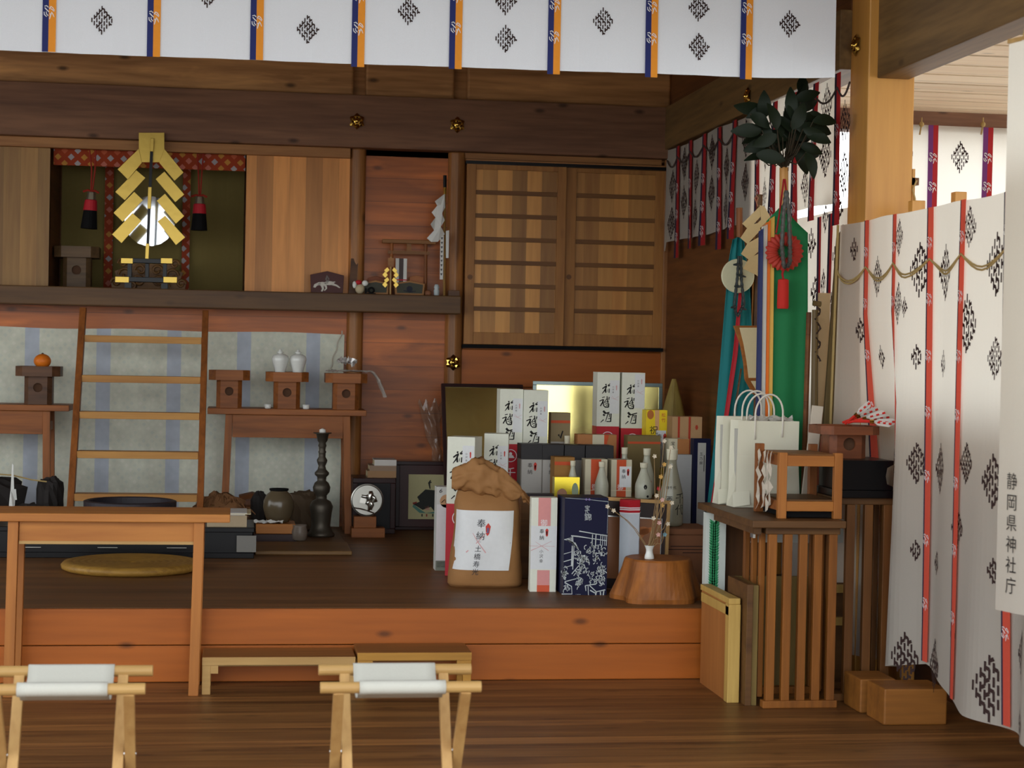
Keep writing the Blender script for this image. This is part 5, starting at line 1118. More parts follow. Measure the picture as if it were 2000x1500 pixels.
yb = SH * .48; mb.brush([(SW * .22, yb - .05, .006), (SW * .4, yb, .004), (SW * .56, yb + .05, .002)], mp, 3); mb.brush([(SW * .3, yb + .04, .002), (SW * .4, yb, .004), (SW * .56, yb - .05, .005)], mp, 3); mb.brush([(.004, yb + .002, .003), (SW * .4, yb, .003), (SW * .98, yb - .004, .003)], mp, 5)
mb.build('offering_sheet', [paper_n, mat('grey brush ink', (60, 60, 64), .7), noshi_r, pinkn, mat('violet grey print', (110, 90, 130), .6), mat('fold line', (176, 176, 180), .7)], t, smooth=True)
# leaning framed picture behind the navy carton
xa, xb = at(1096, 1000, 8.45).x, at(1300, 1000, 8.45).x; h = at(1200, 968, 8.45).z - ZS; w = xb - xa
t = thing('framed_picture', 'thin gold framed picture leaning behind the navy carton and the canister', 'picture', (xa, 8.425, ZS)); t.rotation_euler = (-.1, .05, 0)
MB().box(0, w, 0, .012, 0, h).build('mount', mat('very dark mount', (42, 24, 20), .4), t)
brass_f = mat('aged gold frame', (168, 132, 84), .4, .6)
for a, b, c, d in ((-.004, w + .004, h - .012, h + .004), (-.004, w + .004, 0, .012), (-.004, .012, .012, h - .012), (w - .012, w + .004, .012, h - .012)): MB().box(a, b, -.012, .016, c, d).build('frame', brass_f, t)
x0 = w * .66; MB().box(x0 - .12, w * .93, -.006, 0, .06, h * .80).build('picture', mat('amber picture', (150, 96, 58), .35, bump=.2, bscale=9), t)
MB().box(x0 - .122, w * .935, -.007, -.001, h * .80, h * .812).build('inner_edge', steel, t); MB().box(w * .93, w * .938, -.007, -.001, .06, h * .812).build('inner_edge', steel, t)
mb = MB(); mp = lambda a, b: V((x0 + a, -.0075, b)); mb.brush([(.0, .05, .05), (.005, .16, .055), (.0, .24, .06)], mp, 0); mb.disc((.05, .29), .03, mp, 1, 14, .02); mb.brush([(.03, .25, .02), (.05, .285, .03), (.09, .3, .02)], mp, 1); mb.build('painted_motif', [mat('tan painted motif', (196, 156, 84), .6), mat('orange painted motif', (196, 120, 66), .6)], t)
# row on the front crate
def kura(mb, mp, w, h): mb.brush([(.0, -.16 * h, .09 * h), (w, -.16 * h, .09 * h)], mp, 1); mb.ring((.62 * w, -.74 * h), .13 * w, .045 * w, mp, 2, 14, -.8, 3.6); mb.brush([(.44 * w, -.8 * h, .1 * w), (.52 * w, -.88 * h, .12 * w), (.64 * w, -.86 * h, .06 * w)], mp, 2)
brownc = mat('brown carton', (158, 112, 52), .6); olive_c = mat('olive carton', (122, 104, 62), .6); ored = mat('orange red print', (200, 80, 40), .6)
YR = 8.89
carton('small_carton', 'brown carton with an orange line behind the bright gold box', 1083, 1122, 893, YR + .06, ZC, .12, brownc, kura, (ored, inkb))
t, w, h = carton('small_carton', 'bright gold box with painted figures in front of the brown carton', 1083, 1132, 932, YR - .1, ZC + .0005, .06, mat('gold foil box', (238, 214, 70), .22, .85), lambda mb, mp, w, h: (mb.disc((.3 * w, -.78 * h), .2 * w, mp, 1, 14, .25 * h), mb.disc((.82 * w, -.62 * h), .13 * w, mp, 2, 14, .36 * h), mb.brush([(.06 * w, -.9 * h, .1 * h), (.95 * w, -.92 * h, .1 * h)], mp, 3)), (mat('pink painted figures', (160, 118, 92), .6), mat('grey painted figures', (140, 156, 130), .6), brownc))
tag(MB().box(-.1, .07, 0, .1, 0, .018).build('flat_box', mat('dark violet flat box', (40, 26, 34), .4), loc=(at(1070, 962, YR - .07).x, YR - .075, ZC), bev=.002), 'flat dark box lying beside the bright gold box', 'box')
def oj(mb, mp, w, h): mb.poly([mp(.26 * w, -h), mp(.72 * w, -h), mp(.72 * w, 0), mp(.26 * w, 0)], 1); mb.text('御', plane_map(mp(0, 0), (1, 0, 0), (0, 0, 1), off=.0006), .3 * w, -.66 * h, .3 * w, 2); mb.brush([(0, -.83 * h, .012 * h), (w, -.83 * h, .012 * h)], plane_map(mp(0, 0), (1, 0, 0), (0, 0, 1), off=.0004), 3)
creamc = mat('cream carton', (206, 198, 170), .6)
t, w, h = carton('small_carton', 'cream carton with an orange band, behind a small white bottle', 1143, 1186, 897, YR + .05, ZC, .1, creamc, oj, (ored, whitem, mat('carton fold', (236, 226, 190), .6)))
t, w, h = carton('small_carton', 'cream carton with an orange band and a white slip', 1194, 1234, 898, YR + .05, ZC, .1, creamc, oj, (ored, whitem, mat('carton fold', (236, 226, 190), .6)))
slip(t, w, h, .4, .97, .18, .74, '奉納', .022)
# black lidded cartons
for i, (x0, x1) in enumerate(((1018, 1059), (1059, 1101), (1103, 1142), (1144, 1198))):
    lb = ('black lidded carton with an offering slip next to the red carton side', 'black lidded carton with a partly hidden offering slip, above the gold box', 'black lidded carton behind the brown carton neck bottle', 'black lidded carton above the cream cartons')[i]
    t, w, h = carton('lidded_carton', lb, x0, x1, 868 + i, YR + .19 + .004 * i, ZC, .13, mat('grey carton', (138, 134, 126), .6), None, (), 0, None, 'carton', 'black lidded cartons')
    hl = h * .3; MB().box(-w / 2 - .001, w / 2 + .001, -.002, .132, h - hl, h + .002).build('lid', mat('black lid', (38, 36, 38), .5), t, bev=.002)
    if i < 2: slip(t, w, h, .04, .98, .31, 1.0, '奉納', .026, m=mat('grey slip', (176, 174, 168), .7))
# bottles
frost = mat('frosted glass', (206, 206, 184), .3, 0, .4, glass=.25); frostd = mat('dim frosted glass', (178, 174, 150), .25, 0, .5, glass=.35)
def bottle(label, px, py0, Y, zb, r, m, mark=None, k=1.0, cat='bottle', group=None):
    p = at(px, py0, Y); h = p.z - zb
    t = thing('sake_bottle', label, cat, (p.x, Y, zb), 0, group)
    pr = [(.7, 0), (.98, .02), (1, .06), (1, .34), (.96, .42), (.72, .58), (.5, .72), (.4, .8), (.38, .86)]
    MB().lathe([(a * r, b * h) for a, b in pr], n=24).build('body', m, t, smooth=True); bdy = t.children[0]
    MB().lathe([(r * .39, .855 * h), (r * .45, .87 * h), (r * .48, .985 * h), (r * .5, h), (r * .34, h), (r * .3, .975 * h)], n=14, wob=lambda a, z: 1 + .03 * math.sin(a * 7)).build('neck_wrap', mat('neck paper', (222, 216, 190), .6), t, smooth=True)
    if mark: 
        mb = MB(); mark(mb, lambda a, b: V((r * 1.01 * math.sin(a / r), -r * 1.01 * math.cos(a / r), b)), r, h); mb.build('label', [inkb, noshi_r, mat('bottle label', (196, 196, 186), .7)], bdy)
    return t
blob = lambda mb, mp, r, h: (mb.disc((0, .34 * h), r * .22, mp, 0, 6, r * .3), mb.disc((.3 * r, .08 * h), r * .16, mp, 0, 6))
bottle('small white bottle in front of the brown carton with the orange line', 1119, 900, YR - .0, ZC, .027, frost)
bottle('small white bottle in front of the cream carton with an orange band', 1176, 902, YR - .02, ZC, .034, frost)
bottle('white bottle in front of the slip, nearest the big bottle', 1258, 904, YR - .06, ZC, .042, frost, blob)
bottle('white topped bottle behind the cream carton with the slip', 1220, 874, YR + .22, ZC, .034, frost)
bottle('white topped bottle behind the marked white bottle', 1264, 876, YR + .16, ZC, .04, frost, lambda mb, mp, r, h: mb.disc((.2 * r, .3 * h), r * .3, mp, 1, 4))
bottle('small white bottle standing high before the bright gold screen', 1108, 851, YR + .53, ZA, .032, frost)
# cardboard box under the big bottle
ZB = .585
xa, xb = at(1293, 1080, 8.5).x, at(1391, 1080, 8.5).x
t = thing('cardboard_box', 'brown cardboard box with slots under the big bottle', 'box', (xa, 8.50, ZS)); w = xb - xa; cb = mat('brown cardboard', (128, 84, 56), .8)
MB().box(0, w, 0, .28, 0, ZB - ZS - .03).build('box', cb, t, bev=.003); MB().box(-.003, w + .003, -.003, .283, ZB - ZS - .03, ZB - ZS).build('lid', cb, t, bev=.006)
for z, x0, x1 in ((.19, .04, w - .01), (.175, .0, w * .9), (.16, .1, w - .005)): MB().box(x0, x1, -.0015, -.0002, z, z + .004).build('print_line', mat('print line', (60, 36, 26), .7), t)
bottle('big frosted bottle with black writing standing on the cardboard box', 1313, 877, 8.64, ZB + .0005, .058, frostd, lambda mb, mp, r, h: (mb.text('千代', mp, .1 * r, .44 * h, .055, 0, gap=1.0), mb.text('酒', mp, -.8 * r, .4 * h, .04, 0), mb.text('白千代', mp, -.7 * r, .53 * h, .016, 0, vert=False)))
# back row boxes by the gold screens
t, w, h = carton('small_carton', 'tall brown grey carton standing alone before the bright gold screen', 1076, 1114, 806, YR + .6, ZA, .08, mat('greige carton', (140, 122, 86), .5), lambda mb, mp, w, h: (mb.poly([mp(.0, -h), mp(w, -h), mp(w, -.32 * h), mp(0, -.32 * h)], 1), mb.brush([(.0, -.1 * h, .03 * h), (w, -.1 * h, .03 * h)], mp, 2), mb.brush([(.4 * w, -.24 * h, .1 * w), (.5 * w, -.28 * h, .1 * w), (.62 * w, -.2 * h, .06 * w)], mp, 3)), (mat('grey slip', (176, 174, 168), .7), ored, inkb))
def oc(mb, mp, w, h): mb.poly([mp(.38 * w, -h), mp(.68 * w, -h), mp(.68 * w, 0), mp(.38 * w, 0)], 1); mb.text('宝乃錦', mp, .48 * w, -.25 * h, .16 * h, 2); mb.poly([mp(.68 * w, -.3 * h), mp(.8 * w, 0), mp(.68 * w, 0)], 3)
orangec = mat('orange brown carton', (176, 116, 66), .55, bump=.2, bscale=80)
carton('small_carton', 'orange brown carton with a cream middle band in front of the bright gold screen', 1128, 1204, 849, YR + .48, ZA, .1, orangec, oc, (creamc, inkb, ored))
carton('small_carton', 'olive carton with an orange line behind the white bottles', 1226, 1290, 851, YR + .44, ZA, .1, olive_c, lambda mb, mp, w, h: mb.brush([(0, -.1 * h, .03 * h), (w, -.1 * h, .03 * h)], mp, 1), (ored,))
def yel(mb, mp, w, h):
    m2 = plane_map(mp(0, 0), (1, 0, 0), (0, 0, 1), off=.0005); mb.disc((.2 * w, -.05 * h), .16 * w, mp, 3, 14, .05 * h); mb.poly([mp(.45 * w, -.24 * h), mp(.62 * w, -.24 * h), mp(.62 * w, 0), mp(.4 * w, 0)], 4)
    mb.text('松竹', m2, .72 * w, -.03 * h, .2 * w, 2, gap=1.2); mb.text('祝彩', m2, .16 * w, -.17 * h, .42 * w, 1, gap=1.12)
t, w, h = carton('small_carton', 'bright yellow box with black brush writing and a white slip', 1262, 1303, 801, YR + .7, ZA, .1, mat('bright yellow box', (244, 214, 36), .5), yel, (inkb, noshi_r, mat('orange brown print', (186, 112, 50), .6), mat('peach print', (222, 172, 120), .6)))
slip(t, w, h, .48, .96, .22, .62, '奉納', .03)
t, w, h = carton('small_carton', 'cream carton with an orange brown end beside the olive carton', 1306, 1346, 857, YR + .40, ZB + .04, .1, creamc, lambda mb, mp, w, h: (mb.poly([mp(.42 * w, -h), mp(w, -h), mp(w, 0), mp(.42 * w, 0)], 1), mb.text('宝乃', mp, .1 * w, -.04 * h, .2 * w, 2)), (orangec, inkb))
tag(MB().box(at(1300, 900, 9.3).x + .01, at(1392, 900, 9.17).x, 9.06, 9.75, ZS, ZB + .04).build('wooden_crate', w_crate, bev=.004), 'plain wooden crate behind the big bottle carrying the boxes near the teal cloth', 'crate')
carton('gift_box', 'tan gift box with two red stripes on top of the pile near the teal cloth', 1313, 1371, 814, YR + .52, ZB + .04, .12, mat('tan wrapping', (176, 140, 100), .6, bump=.2, bscale=30), lambda mb, mp, w, h: (mb.brush([(.22 * w, 0, .07 * w), (.22 * w, -h, .07 * w)], mp, 1), mb.brush([(.58 * w, 0, .07 * w), (.58 * w, -h, .07 * w)], mp, 1), mb.disc((.82 * w, -.12 * h), .05 * w, mp, 1, 6, .09 * w)), (mat('wrap red', (170, 58, 34), .6),))
t, w, h = carton('small_carton', 'white grey box behind the big bottle', 1318, 1351, 888, 9.0, ZS, .05, mat('white grey box', (172, 172, 170), .6))
t, w, h = carton('sake_carton', 'navy carton with a tall white slip beside the teal cloth', 1355, 1388, 857, 8.98, ZS, .065, navyc)
mb = MB(); mb.box(-w / 2 + .24 * w, -w / 2 + .72 * w, -.0016, -.0003, h * .3, h * .97, 0); mp = plane_map((-w / 2, -.0018, h), (1, 0, 0), (0, 0, 1)); mb.text('玉乃錦', mp, .34 * w, -.1 * h, .2 * w, 1, gap=1.3); mb.brush([(.62 * w, -.12 * h, .04 * w), (.62 * w, -.24 * h, .04 * w)], mp, 1)
mb.build('offering_slip', [mat('grey slip', (176, 174, 168), .7), inkb], t)
# dried cone
p = at(1315, 812, 10.2); t = thing('dried_bamboo_sheath', 'pale yellow pointed dried sheath standing behind the tan gift box', 'dried plant', (p.x, 10.2, .9))
shm = wood('dried sheath', (176, 156, 108), (140, 116, 70), 'Z', 6); hh_ = at(1315, 740, 10.2).z - .9
mb = MB(); mb.grid(lambda a, b: V(((.078 * (1 - b ** 1.5) + .012) * math.cos(2 * math.pi * a) * (1 + .05 * math.sin(a * 38)), (.05 * (1 - b ** 1.5) + .01) * math.sin(2 * math.pi * a), hh_ * b)), 30, 12); mb.poly([mb.v[i] for i in range(31)][::-1]); mb.build('sheath', shm, t, smooth=True)
mb = MB(); mb.tube([(-.02, -.056, .02), (-.012, -.04, hh_ * .5), (0, -.014, hh_ * .95)], .004, 5); mb.build('rib', shm, t)
xa, xb = at(1290, 900, 10.2).x, at(1345, 900, 10.2).x
tag(MB().box(xa, xb, 10.12, 10.3, ZS, .9).build('wooden_stand', w_crate, bev=.003), 'wooden stand under the dried sheath', 'stand')
# gold folding screens
goldm = mat('gold foil screen', (250, 234, 150), .17, 1.0, bump=.06, bscale=12)
def screen(label, px0, px1, py0, Y, zb, rz, tilt, frame_m, fw=.022, px_pivot=None):
    xa, xb = at(px0, py0 + 30, Y).x, at(px1, py0 + 30, Y).x; w = (xb - xa) / math.cos(rz); h = at(px0, py0, Y).z - zb
    t = thing('gold_screen', label, 'screen', (xa, Y, zb), 0); t.rotation_euler = (-tilt, 0, rz)
    MB().box(fw, w - fw, -.004, .012, fw, h - fw).build('gold_panel', goldm, t)
    for a, b, c, d in ((0, w, h - fw, h), (0, w, 0, fw), (0, fw, fw, h - fw), (w - fw, w, fw, h - fw)): MB().box(a, b, -.012, .014, c, d).build('frame', frame_m, t, bev=.002)
    return t
screen('dim gold screen in a dark frame behind the first white cartons', 876, 1040, 740, 10.86, ZS, RAD(4), .27, darkbrown)
screen('bright gold screen in a grey frame behind the tall white cartons', 1041, 1289, 744, 10.62, ZS, RAD(-6), .045, mat('grey lacquer frame', (120, 136, 134), .2, .3))
# stump, little vase and paper blossoms
p = at(1283, 1170, 7.98); st = thing('tree_stump', 'pale brown tree stump with flared roots at the edge of the stage', 'stump', (p.x + .02, 8.06, ZS)); stm = wood('stump bark', (166, 100, 52), (122, 70, 34), 'Z', 7, .2)
zt_ = at(1283, 1092, 8.0).z - ZS
wob = lambda a, z: 1 + .04 * math.sin(a * 3 + 1) + .02 * math.sin(a * 7) + (1 - z / zt_) * (.10 * math.sin(a * 5 + .4) + .05 * math.cos(a * 2)) * (z < zt_ * .95)
MB().lathe([(.188, 0), (.19, .02), (.178, .06), (.166, .1), (.156, .14), (.15, zt_ - .008), (.145, zt_)], n=56, wob=wob).build('trunk', stm, st, smooth=False)
MB().ball((.15, .04, .035), .07, 14, 0, (1.1, .8, .6), .3, 8).build('root', wood('dark root', (110, 68, 40), (80, 48, 28), 'X', 7), st, smooth=True)
pv = at(1268, 1094, 8.0); vz = ZS + zt_; t = thing('bud_vase', 'small white vase with wire stems and paper blossoms on the stump', 'vase', (pv.x, 8.0, vz))
MB().lathe([(.018, 0), (.022, .003), (.021, .014), (.0155, .03), (.015, .042), (.021, .058), (.0235, .061), (.019, .06), (.012, .04), (.001, .035)], n=22).build('vase', porcelain, t, smooth=True)
FL = ((1485, 105), (1550, 170), (1390, 255), (1485, 335), (1545, 355), (1450, 455), (1430, 570), (1410, 640), (1465, 680), (1465, 735), (1380, 860), (1435, 905), (1520, 915), (1425, 1020), (1490, 1020), (930, 745), (990, 785), (1560, 710))
wire = mat('wire stem', (150, 122, 84), .5); o3 = V((pv.x, 8.0, vz)); stemat = {}
pk = [mat('paper blossom', (226, 214, 190), .6), mat('yellow blossom', (222, 176, 96), .6), mat('pale pink blossom', (224, 178, 168), .6), mat('blue blossom', (110, 150, 160), .6), mat('red blossom', (190, 50, 60), .6)]
for i, (zx, zy) in enumerate(FL):
    yb_ = 7.98 - .03 * (i % 3); q = at(1000 + zx / 5, 840 + zy / 5, yb_) - o3; base = V((.004 * (i % 5 - 2), 0, .045)); mid = base.lerp(q, .5) + V((.015 - .03 * (zx < 1100), 0, -.01 + .05 * (zx < 1100)))
    sm_ = MB().tube([base, base.lerp(mid, .6) + V((.0, 0, .012)), mid, mid.lerp(q, .55), q], .0016, 5).build('stem', wire, t)
    mb = MB(); r = .008
    for k in range(5): a = k * 1.256 + i; mb.add([q + V((0, -.002, 0)), q + V((math.cos(a - .5) * r, -.005, math.sin(a - .5) * r)), q + V((math.cos(a) * r * 1.35, -.006, math.sin(a) * r * 1.35)), q + V((math.cos(a + .5) * r, -.005, math.sin(a + .5) * r))], [(0, 1, 2, 3)])
    mb.build('blossom', pk[(0, 0, 0, 1, 0, 1, 4, 0, 2, 1, 0, 2, 0, 2, 3, 0, 0, 0)[i]], sm_, solid=.001)
# ---------------------------------------------------------------- the cluster by the pillar: streamer stands
def strip_cloth(name, t, left, right, top, bot, Y, m, folds=2, amp=.008, off=0.0, parent_loc=None):
    """hanging cloth strip between two edge lines given as pixel functions of height"""
    o_ = V(t.location); mb = MB()
    def f(a, b):
        py = top(a) + (bot - top(a)) * b; px = left(py) * (1 - a) + right(py) * a; p = at(px, py, Y) - o_; p.y += off + amp * math.sin(a * folds * 6.28 + b * 2); return p
    mb.grid(f, 16, 24); return mb.build(name, m, t, solid=.0025, smooth=True)
YG = 8.0
lp = lambda *q: (lambda y: q[0][0] if y <= q[0][1] else next((a[0] + (b[0] - a[0]) * (y - a[1]) / (b[1] - a[1]) for a, b in zip(q, q[1:]) if y <= b[1]), q[-1][0]))
p = at(1530, 700, YG); pole_x = p.x
t = thing('streamer_stand', 'tall ritual stand with a green streamer, red wheel and sakaki branches', 'ritual stand', (pole_x, YG, ZS))
o3 = V(t.location)
rel = lambda px, py, y=YG: at(px, py, y) - o3
MB().lathe([(.07, 0), (.07, .04), (.04, .05), (.04, .12)], n=20).build('foot', black, t)
MB().tube([V((0, .03, .1)), rel(1531, 470, YG + .03), rel(1531, 327, YG + .03)], [.02, .022, .02], 10).build('pole', w_pillar, t)
strip_cloth('green_streamer', t, lp((1497, 432), (1510, 470), (1509, 900)), lp((1560, 390), (1578, 455), (1576, 900)), lambda a: 400 + (32 * (1 - a / .45) if a < .45 else 55 * (a - .45) / .55), 985, YG, green, 1.5, .006)
for nm, px0, px1, ty, m_ in (('navy_streamer', 1480, 1489, 452, mat('navy cloth', (50, 58, 100), .75)), ('white_streamer', 1487, 1497, 444, mat('grey white cloth', (196, 194, 184), .8)), ('orange_streamer', 1494, 1503, 436, mat('orange cloth', (232, 116, 36), .75)), ('yellow_streamer', 1501, 1511, 428, mat('yellow cloth', (222, 176, 84), .75))):
    strip_cloth(nm, t, lp((px0 + 2, ty), (px0 - 4, 800), (px0 - 4, 985)), lp((px1 + 2, ty), (px1 - 3, 800), (px1 - 3, 985)), (lambda ty: lambda a: ty - 6 * a)(ty), 985, YG - .004, m_, .6, .003)
c = rel(1532, 492, YG - .05); R_ = .085
mb = MB(); n = 44
def tor(a, b):
    th, ph = 2 * math.pi * a, 2 * math.pi * b; rid = 1 + .16 * math.sin(th * 22); rm, rr = R_ * .67, R_ * .33
    return c + V(((rm + rr * rid * math.cos(ph)) * math.cos(th), rr * .55 * rid * math.sin(ph), (rm + rr * rid * math.cos(ph)) * math.sin(th)))
mb.grid(tor, 132, 10); mb.build('red_wheel', brick, t, smooth=True)
grey_s = mat('grey beaded strand', (92, 92, 88), .35, .3, bump=.4, bscale=90)
for pts in (((1536, 372), (1530, 420), (1527, 480), (1531, 520), (1536, 522)), ((1536, 372), (1541, 420), (1543, 480), (1543, 512), (1537, 522))):
    q = [rel(x, y, YG - .09) for x, y in pts]; den = []
    for a, b in zip(q, q[1:]): den += [a.lerp(b, k / 8) for k in range(8)]
    MB().tube(den + [q[-1]], [.0115 if k % 2 else .008 for k in range(len(den) + 1)], 8).build('beaded_strand', grey_s, t)
mb = MB(); mb.tube([rel(1516, 455, YG - .06), rel(1522, 420, YG - .05), rel(1531, 350, YG - .0)], .004, 6); mb.build('red_cord', red, t)
mb = MB(); mb.tube([rel(1545, 455, YG - .06), rel(1541, 420, YG - .05), rel(1533, 350, YG - .0)], .004, 6); mb.build('red_cord', red, t)
MB().tube([rel(1531, 525, YG - .06), rel(1528, 535, YG - .06), rel(1530, 546, YG - .06)], .005, 6).build('tassel_cord', red, t)
a, b = rel(1530, 545, YG - .06), rel(1530, 603, YG - .06); mb = MB()
mb.lathe([(.016, 0), (.024, -.004), (.026, b.z - a.z + .01), (.024, b.z - a.z)], a, 20, wob=lambda q, z: 1 + .04 * math.sin(q * 10)); mb.build('red_tassel', mat('red tassel', (196, 44, 34), .75), t)
# sakaki branch
LV = ((320, 535, 175), (545, 490, 80), (450, 600, 200), (490, 710, -40), (300, 860, 190), (400, 920, 240), (590, 920, -70), (430, 1090, 205), (600, 1100, 250), (450, 1240, 190), (650, 1250, -15), (790, 1070, 230), (690, 650, 110), (760, 800, 120), (940, 450, 105), (1100, 180, 85), (1110, 300, 60), (1180, 350, 30),
      (1170, 480, 20), (990, 560, 100), (1060, 650, 70), (1000, 800, 80), (900, 870, 120), (1150, 700, 30), (1250, 680, 10), (1310, 740, 0), (1450, 710, 8), (1400, 850, -8), (1350, 965, -5), (1280, 900, -20), (1190, 820, 15), (1090, 1000, 40), (1240, 1130, -5), (1200, 1200, -25), (1110, 1300, -60), (1235, 1360, -60),
      (1290, 640, 30), (930, 640, 95), (1080, 760, 50), (860, 760, 130), (1020, 900, 60), (1140, 900, 20), (760, 930, 170), (700, 960, 190), (560, 1010, 200), (1010, 1040, 80))
rnd = random.Random(5); mbl = MB(); mbt = MB(); root = rel(1531, 330, YG + .03)
for i, (zx, zy, ang) in enumerate(LV):
    yy = YG - .02 + rnd.uniform(-.16, .05)
    while at(1420 + zx / 7.5, 140 + zy / 7.5, yy).x > RX - .125: yy -= .03
    p = rel(1420 + zx / 7.5, 140 + zy / 7.5, yy); a = RAD(ang + rnd.uniform(-12, 12)); L_ = .118 + rnd.uniform(-.02, .02); wd = .032 + rnd.uniform(-.006, .006)
    d = V((math.cos(a), rnd.uniform(-.35, .35), math.sin(a))).normalized(); n_ = V((rnd.uniform(-.5, .5), -1, rnd.uniform(-.6, .6))); s_ = d.cross(n_).normalized(); n_ = s_.cross(d)
    k = len(mbl.v); pts = []
    for j in range(7):
        u = j / 6; w = wd * (math.sin(math.pi * min(1, u * .95 + .03)) ** .75) * (1 - .25 * u); cen = p + d * (u - .5) * L_ - n_ * (.018 * (u - .3) ** 2 * 3)
        pts += [cen - s_ * w + n_ * .008 * (w / wd), cen, cen + s_ * w + n_ * .008 * (w / wd)]
    mbl.add(pts, [(j * 3 + q, j * 3 + q + 1, j * 3 + q + 4, j * 3 + q + 3) for j in range(6) for q in (0, 1)])
    base = p - d * L_ * .5; mid = root.lerp(base, .55) + V((0, .0, -.02)); mbt.tube([root, root.lerp(mid, .5) + V((0, 0, .02)), mid, base], [.005, .004, .003, .002], 5)
br = mbt.build('branch', twig, t); lf = mbl.build('leaves', leafg, br, smooth=True); tag(lf, None, None, None, 'stuff')
# second stand with the teal streamer
YL = 8.75
p = at(1442, 700, YL); t = thing('streamer_stand', 'ritual stand with a teal streamer, white disc and pale zigzag board', 'ritual stand', (p.x, YL, ZS)); o3 = V(t.location)
rel = lambda px, py, y=YL: at(px, py, y) - o3
MB().lathe([(.07, 0), (.07, .04), (.04, .05), (.04, .12)], n=20).build('foot', black, t)
MB().tube([V((0, .03, .1)), rel(1446, 600, YL + .03), rel(1444, 406, YL + .03)], .016, 10).build('pole', wood('reddish pole', (150, 92, 62), (110, 64, 42), 'Z', 8), t)
MB().tube([rel(1472, 985, YL + .02), rel(1473, 700, YL + .02), rel(1484, 380, YL + .02)], .015, 8).build('pole', w_old, t)
strip_cloth('teal_streamer', t, lp((1432, 465), (1424, 505), (1408, 700), (1395, 870), (1380, 1010)), lp((1452, 460), (1464, 560), (1470, 700), (1476, 1000)), lambda a: 462 + 14 * abs(a - .45), 1010, YL, teal, 2.5, .012)
strip_cloth('red_streamer', t, lp((1443, 570), (1432, 690), (1412, 830), (1384, 1010)), lp((1449, 570), (1441, 690), (1420, 830), (1392, 1010)), lambda a: 570, 1010, YL - .03, crimson, .5, .003)
strip_cloth('pale_streamer', t, lp((1446, 720), (1434, 800), (1410, 930)), lp((1449, 720), (1438, 800), (1414, 930)), lambda a: 720, 930, YL - .028, w_old, .5, .002)
q = rel(1441, 539, YL - .06); o = MB().lathe([(.001, -.006), (.078, -.006), (.083, 0), (.078, .006), (.001, .006)], n=40).build('white_disc', mat('ivory disc', (214, 212, 178), .4), t, loc=q, smooth=False); o.rotation_euler = (math.pi / 2, 0, 0)
strand = mat('dark green strand', (50, 58, 58), .4, bump=.3, bscale=80)
for pts in (((1443, 500), (1440, 545), (1434, 595), (1439, 618)), ((1447, 500), (1448, 545), (1453, 595), (1440, 618))):
    q = [rel(x, y, YL - .10) for x, y in pts]; den = []
    for a, b in zip(q, q[1:]): den += [a.lerp(b, k / 9) for k in range(9)]
    MB().tube(den + [q[-1]], [.0085 if k % 2 else .0065 for k in range(len(den) + 1)], 8).build('beaded_strand', strand, t)
for x0, y0, x1, y1 in ((1432, 517, 1446, 516), (1438, 536, 1457, 541), (1434, 559, 1450, 560), (1427, 601, 1438, 598), (1448, 601, 1458, 605)): MB().tube([rel(x0, y0, YL - .115), rel((x0 + x1) / 2, (y0 + y1) / 2, YL - .118), rel(x1, y1, YL - .115)], [.004, .008, .003], 6).build('cross_bead', strand, t)
zb = MB(); pz = lambda zx, zy: rel(1360 + zx / 6.25, 360 + zy / 6.25, YL - .14)
for k, poly in enumerate((((790, 255), (560, 480), (640, 555), (860, 310)), ((770, 255), (830, 270), (905, 405), (765, 545), (720, 500), (790, 430)), ((640, 500), (760, 470), (780, 560), (620, 730), (535, 655)), ((620, 720), (770, 640), (775, 800), (640, 925), (540, 850)), ((640, 900), (770, 840), (765, 1145), (720, 1105), (560, 1030)))):
    MB().prism([(pz(*q).x, pz(*q).z) for q in poly][::-1], lambda a, b, k=k: V((a, pz(700, 700).y - .003 * k, b)), .0025).build('zigzag_board', mat('pale wood paper', (216, 190, 138), .6), t)
MB().tube([pz(750, 270), pz(735, 220), pz(715, 170), pz(735, 135), pz(755, 165), pz(740, 220)], .003, 5).build('hanging_cord', mat('pink cord', (176, 120, 90), .7), t)
# fan shaped framed board
YFb = 8.42; p = at(1470, 700, YFb); t = thing('framed_board', 'cream board in a curved orange brown frame leaning beside the navy streamer', 'board', (p.x, YFb, ZS)); o3 = V(t.location); rel = lambda px, py, y=YFb: at(px, py, y) - o3
pl_ = lambda pts: [(rel(x, y).x, rel(x, y).z) for x, y in pts][::-1]
ou = ((1433, 636), (1512, 636), (1502, 742), (1478, 772), (1471, 770), (1455, 741), (1453, 710), (1446, 672)); inn = ((1444, 640), (1510, 640), (1500, 738), (1462, 738), (1458, 706), (1452, 672))
MB().prism(pl_(ou), lambda a, b: V((a, 0, b)), .015).build('frame', wood('orange brown frame', (176, 110, 62), (140, 82, 44), 'X', 8), t, bev=.002)
MB().prism(pl_(inn), lambda a, b: V((a, -.002, b)), .004).build('panel', cream, t); MB().prism(pl_(((1466, 744), (1496, 744), (1478, 764))), lambda a, b: V((a, -.002, b)), .004).build('panel', cream, t)
MB().tube([V((0.02, .03, 0)), rel(1480, 760, YFb) + V((0, .02, 0))], .012, 8).build('stick', w_old, t)
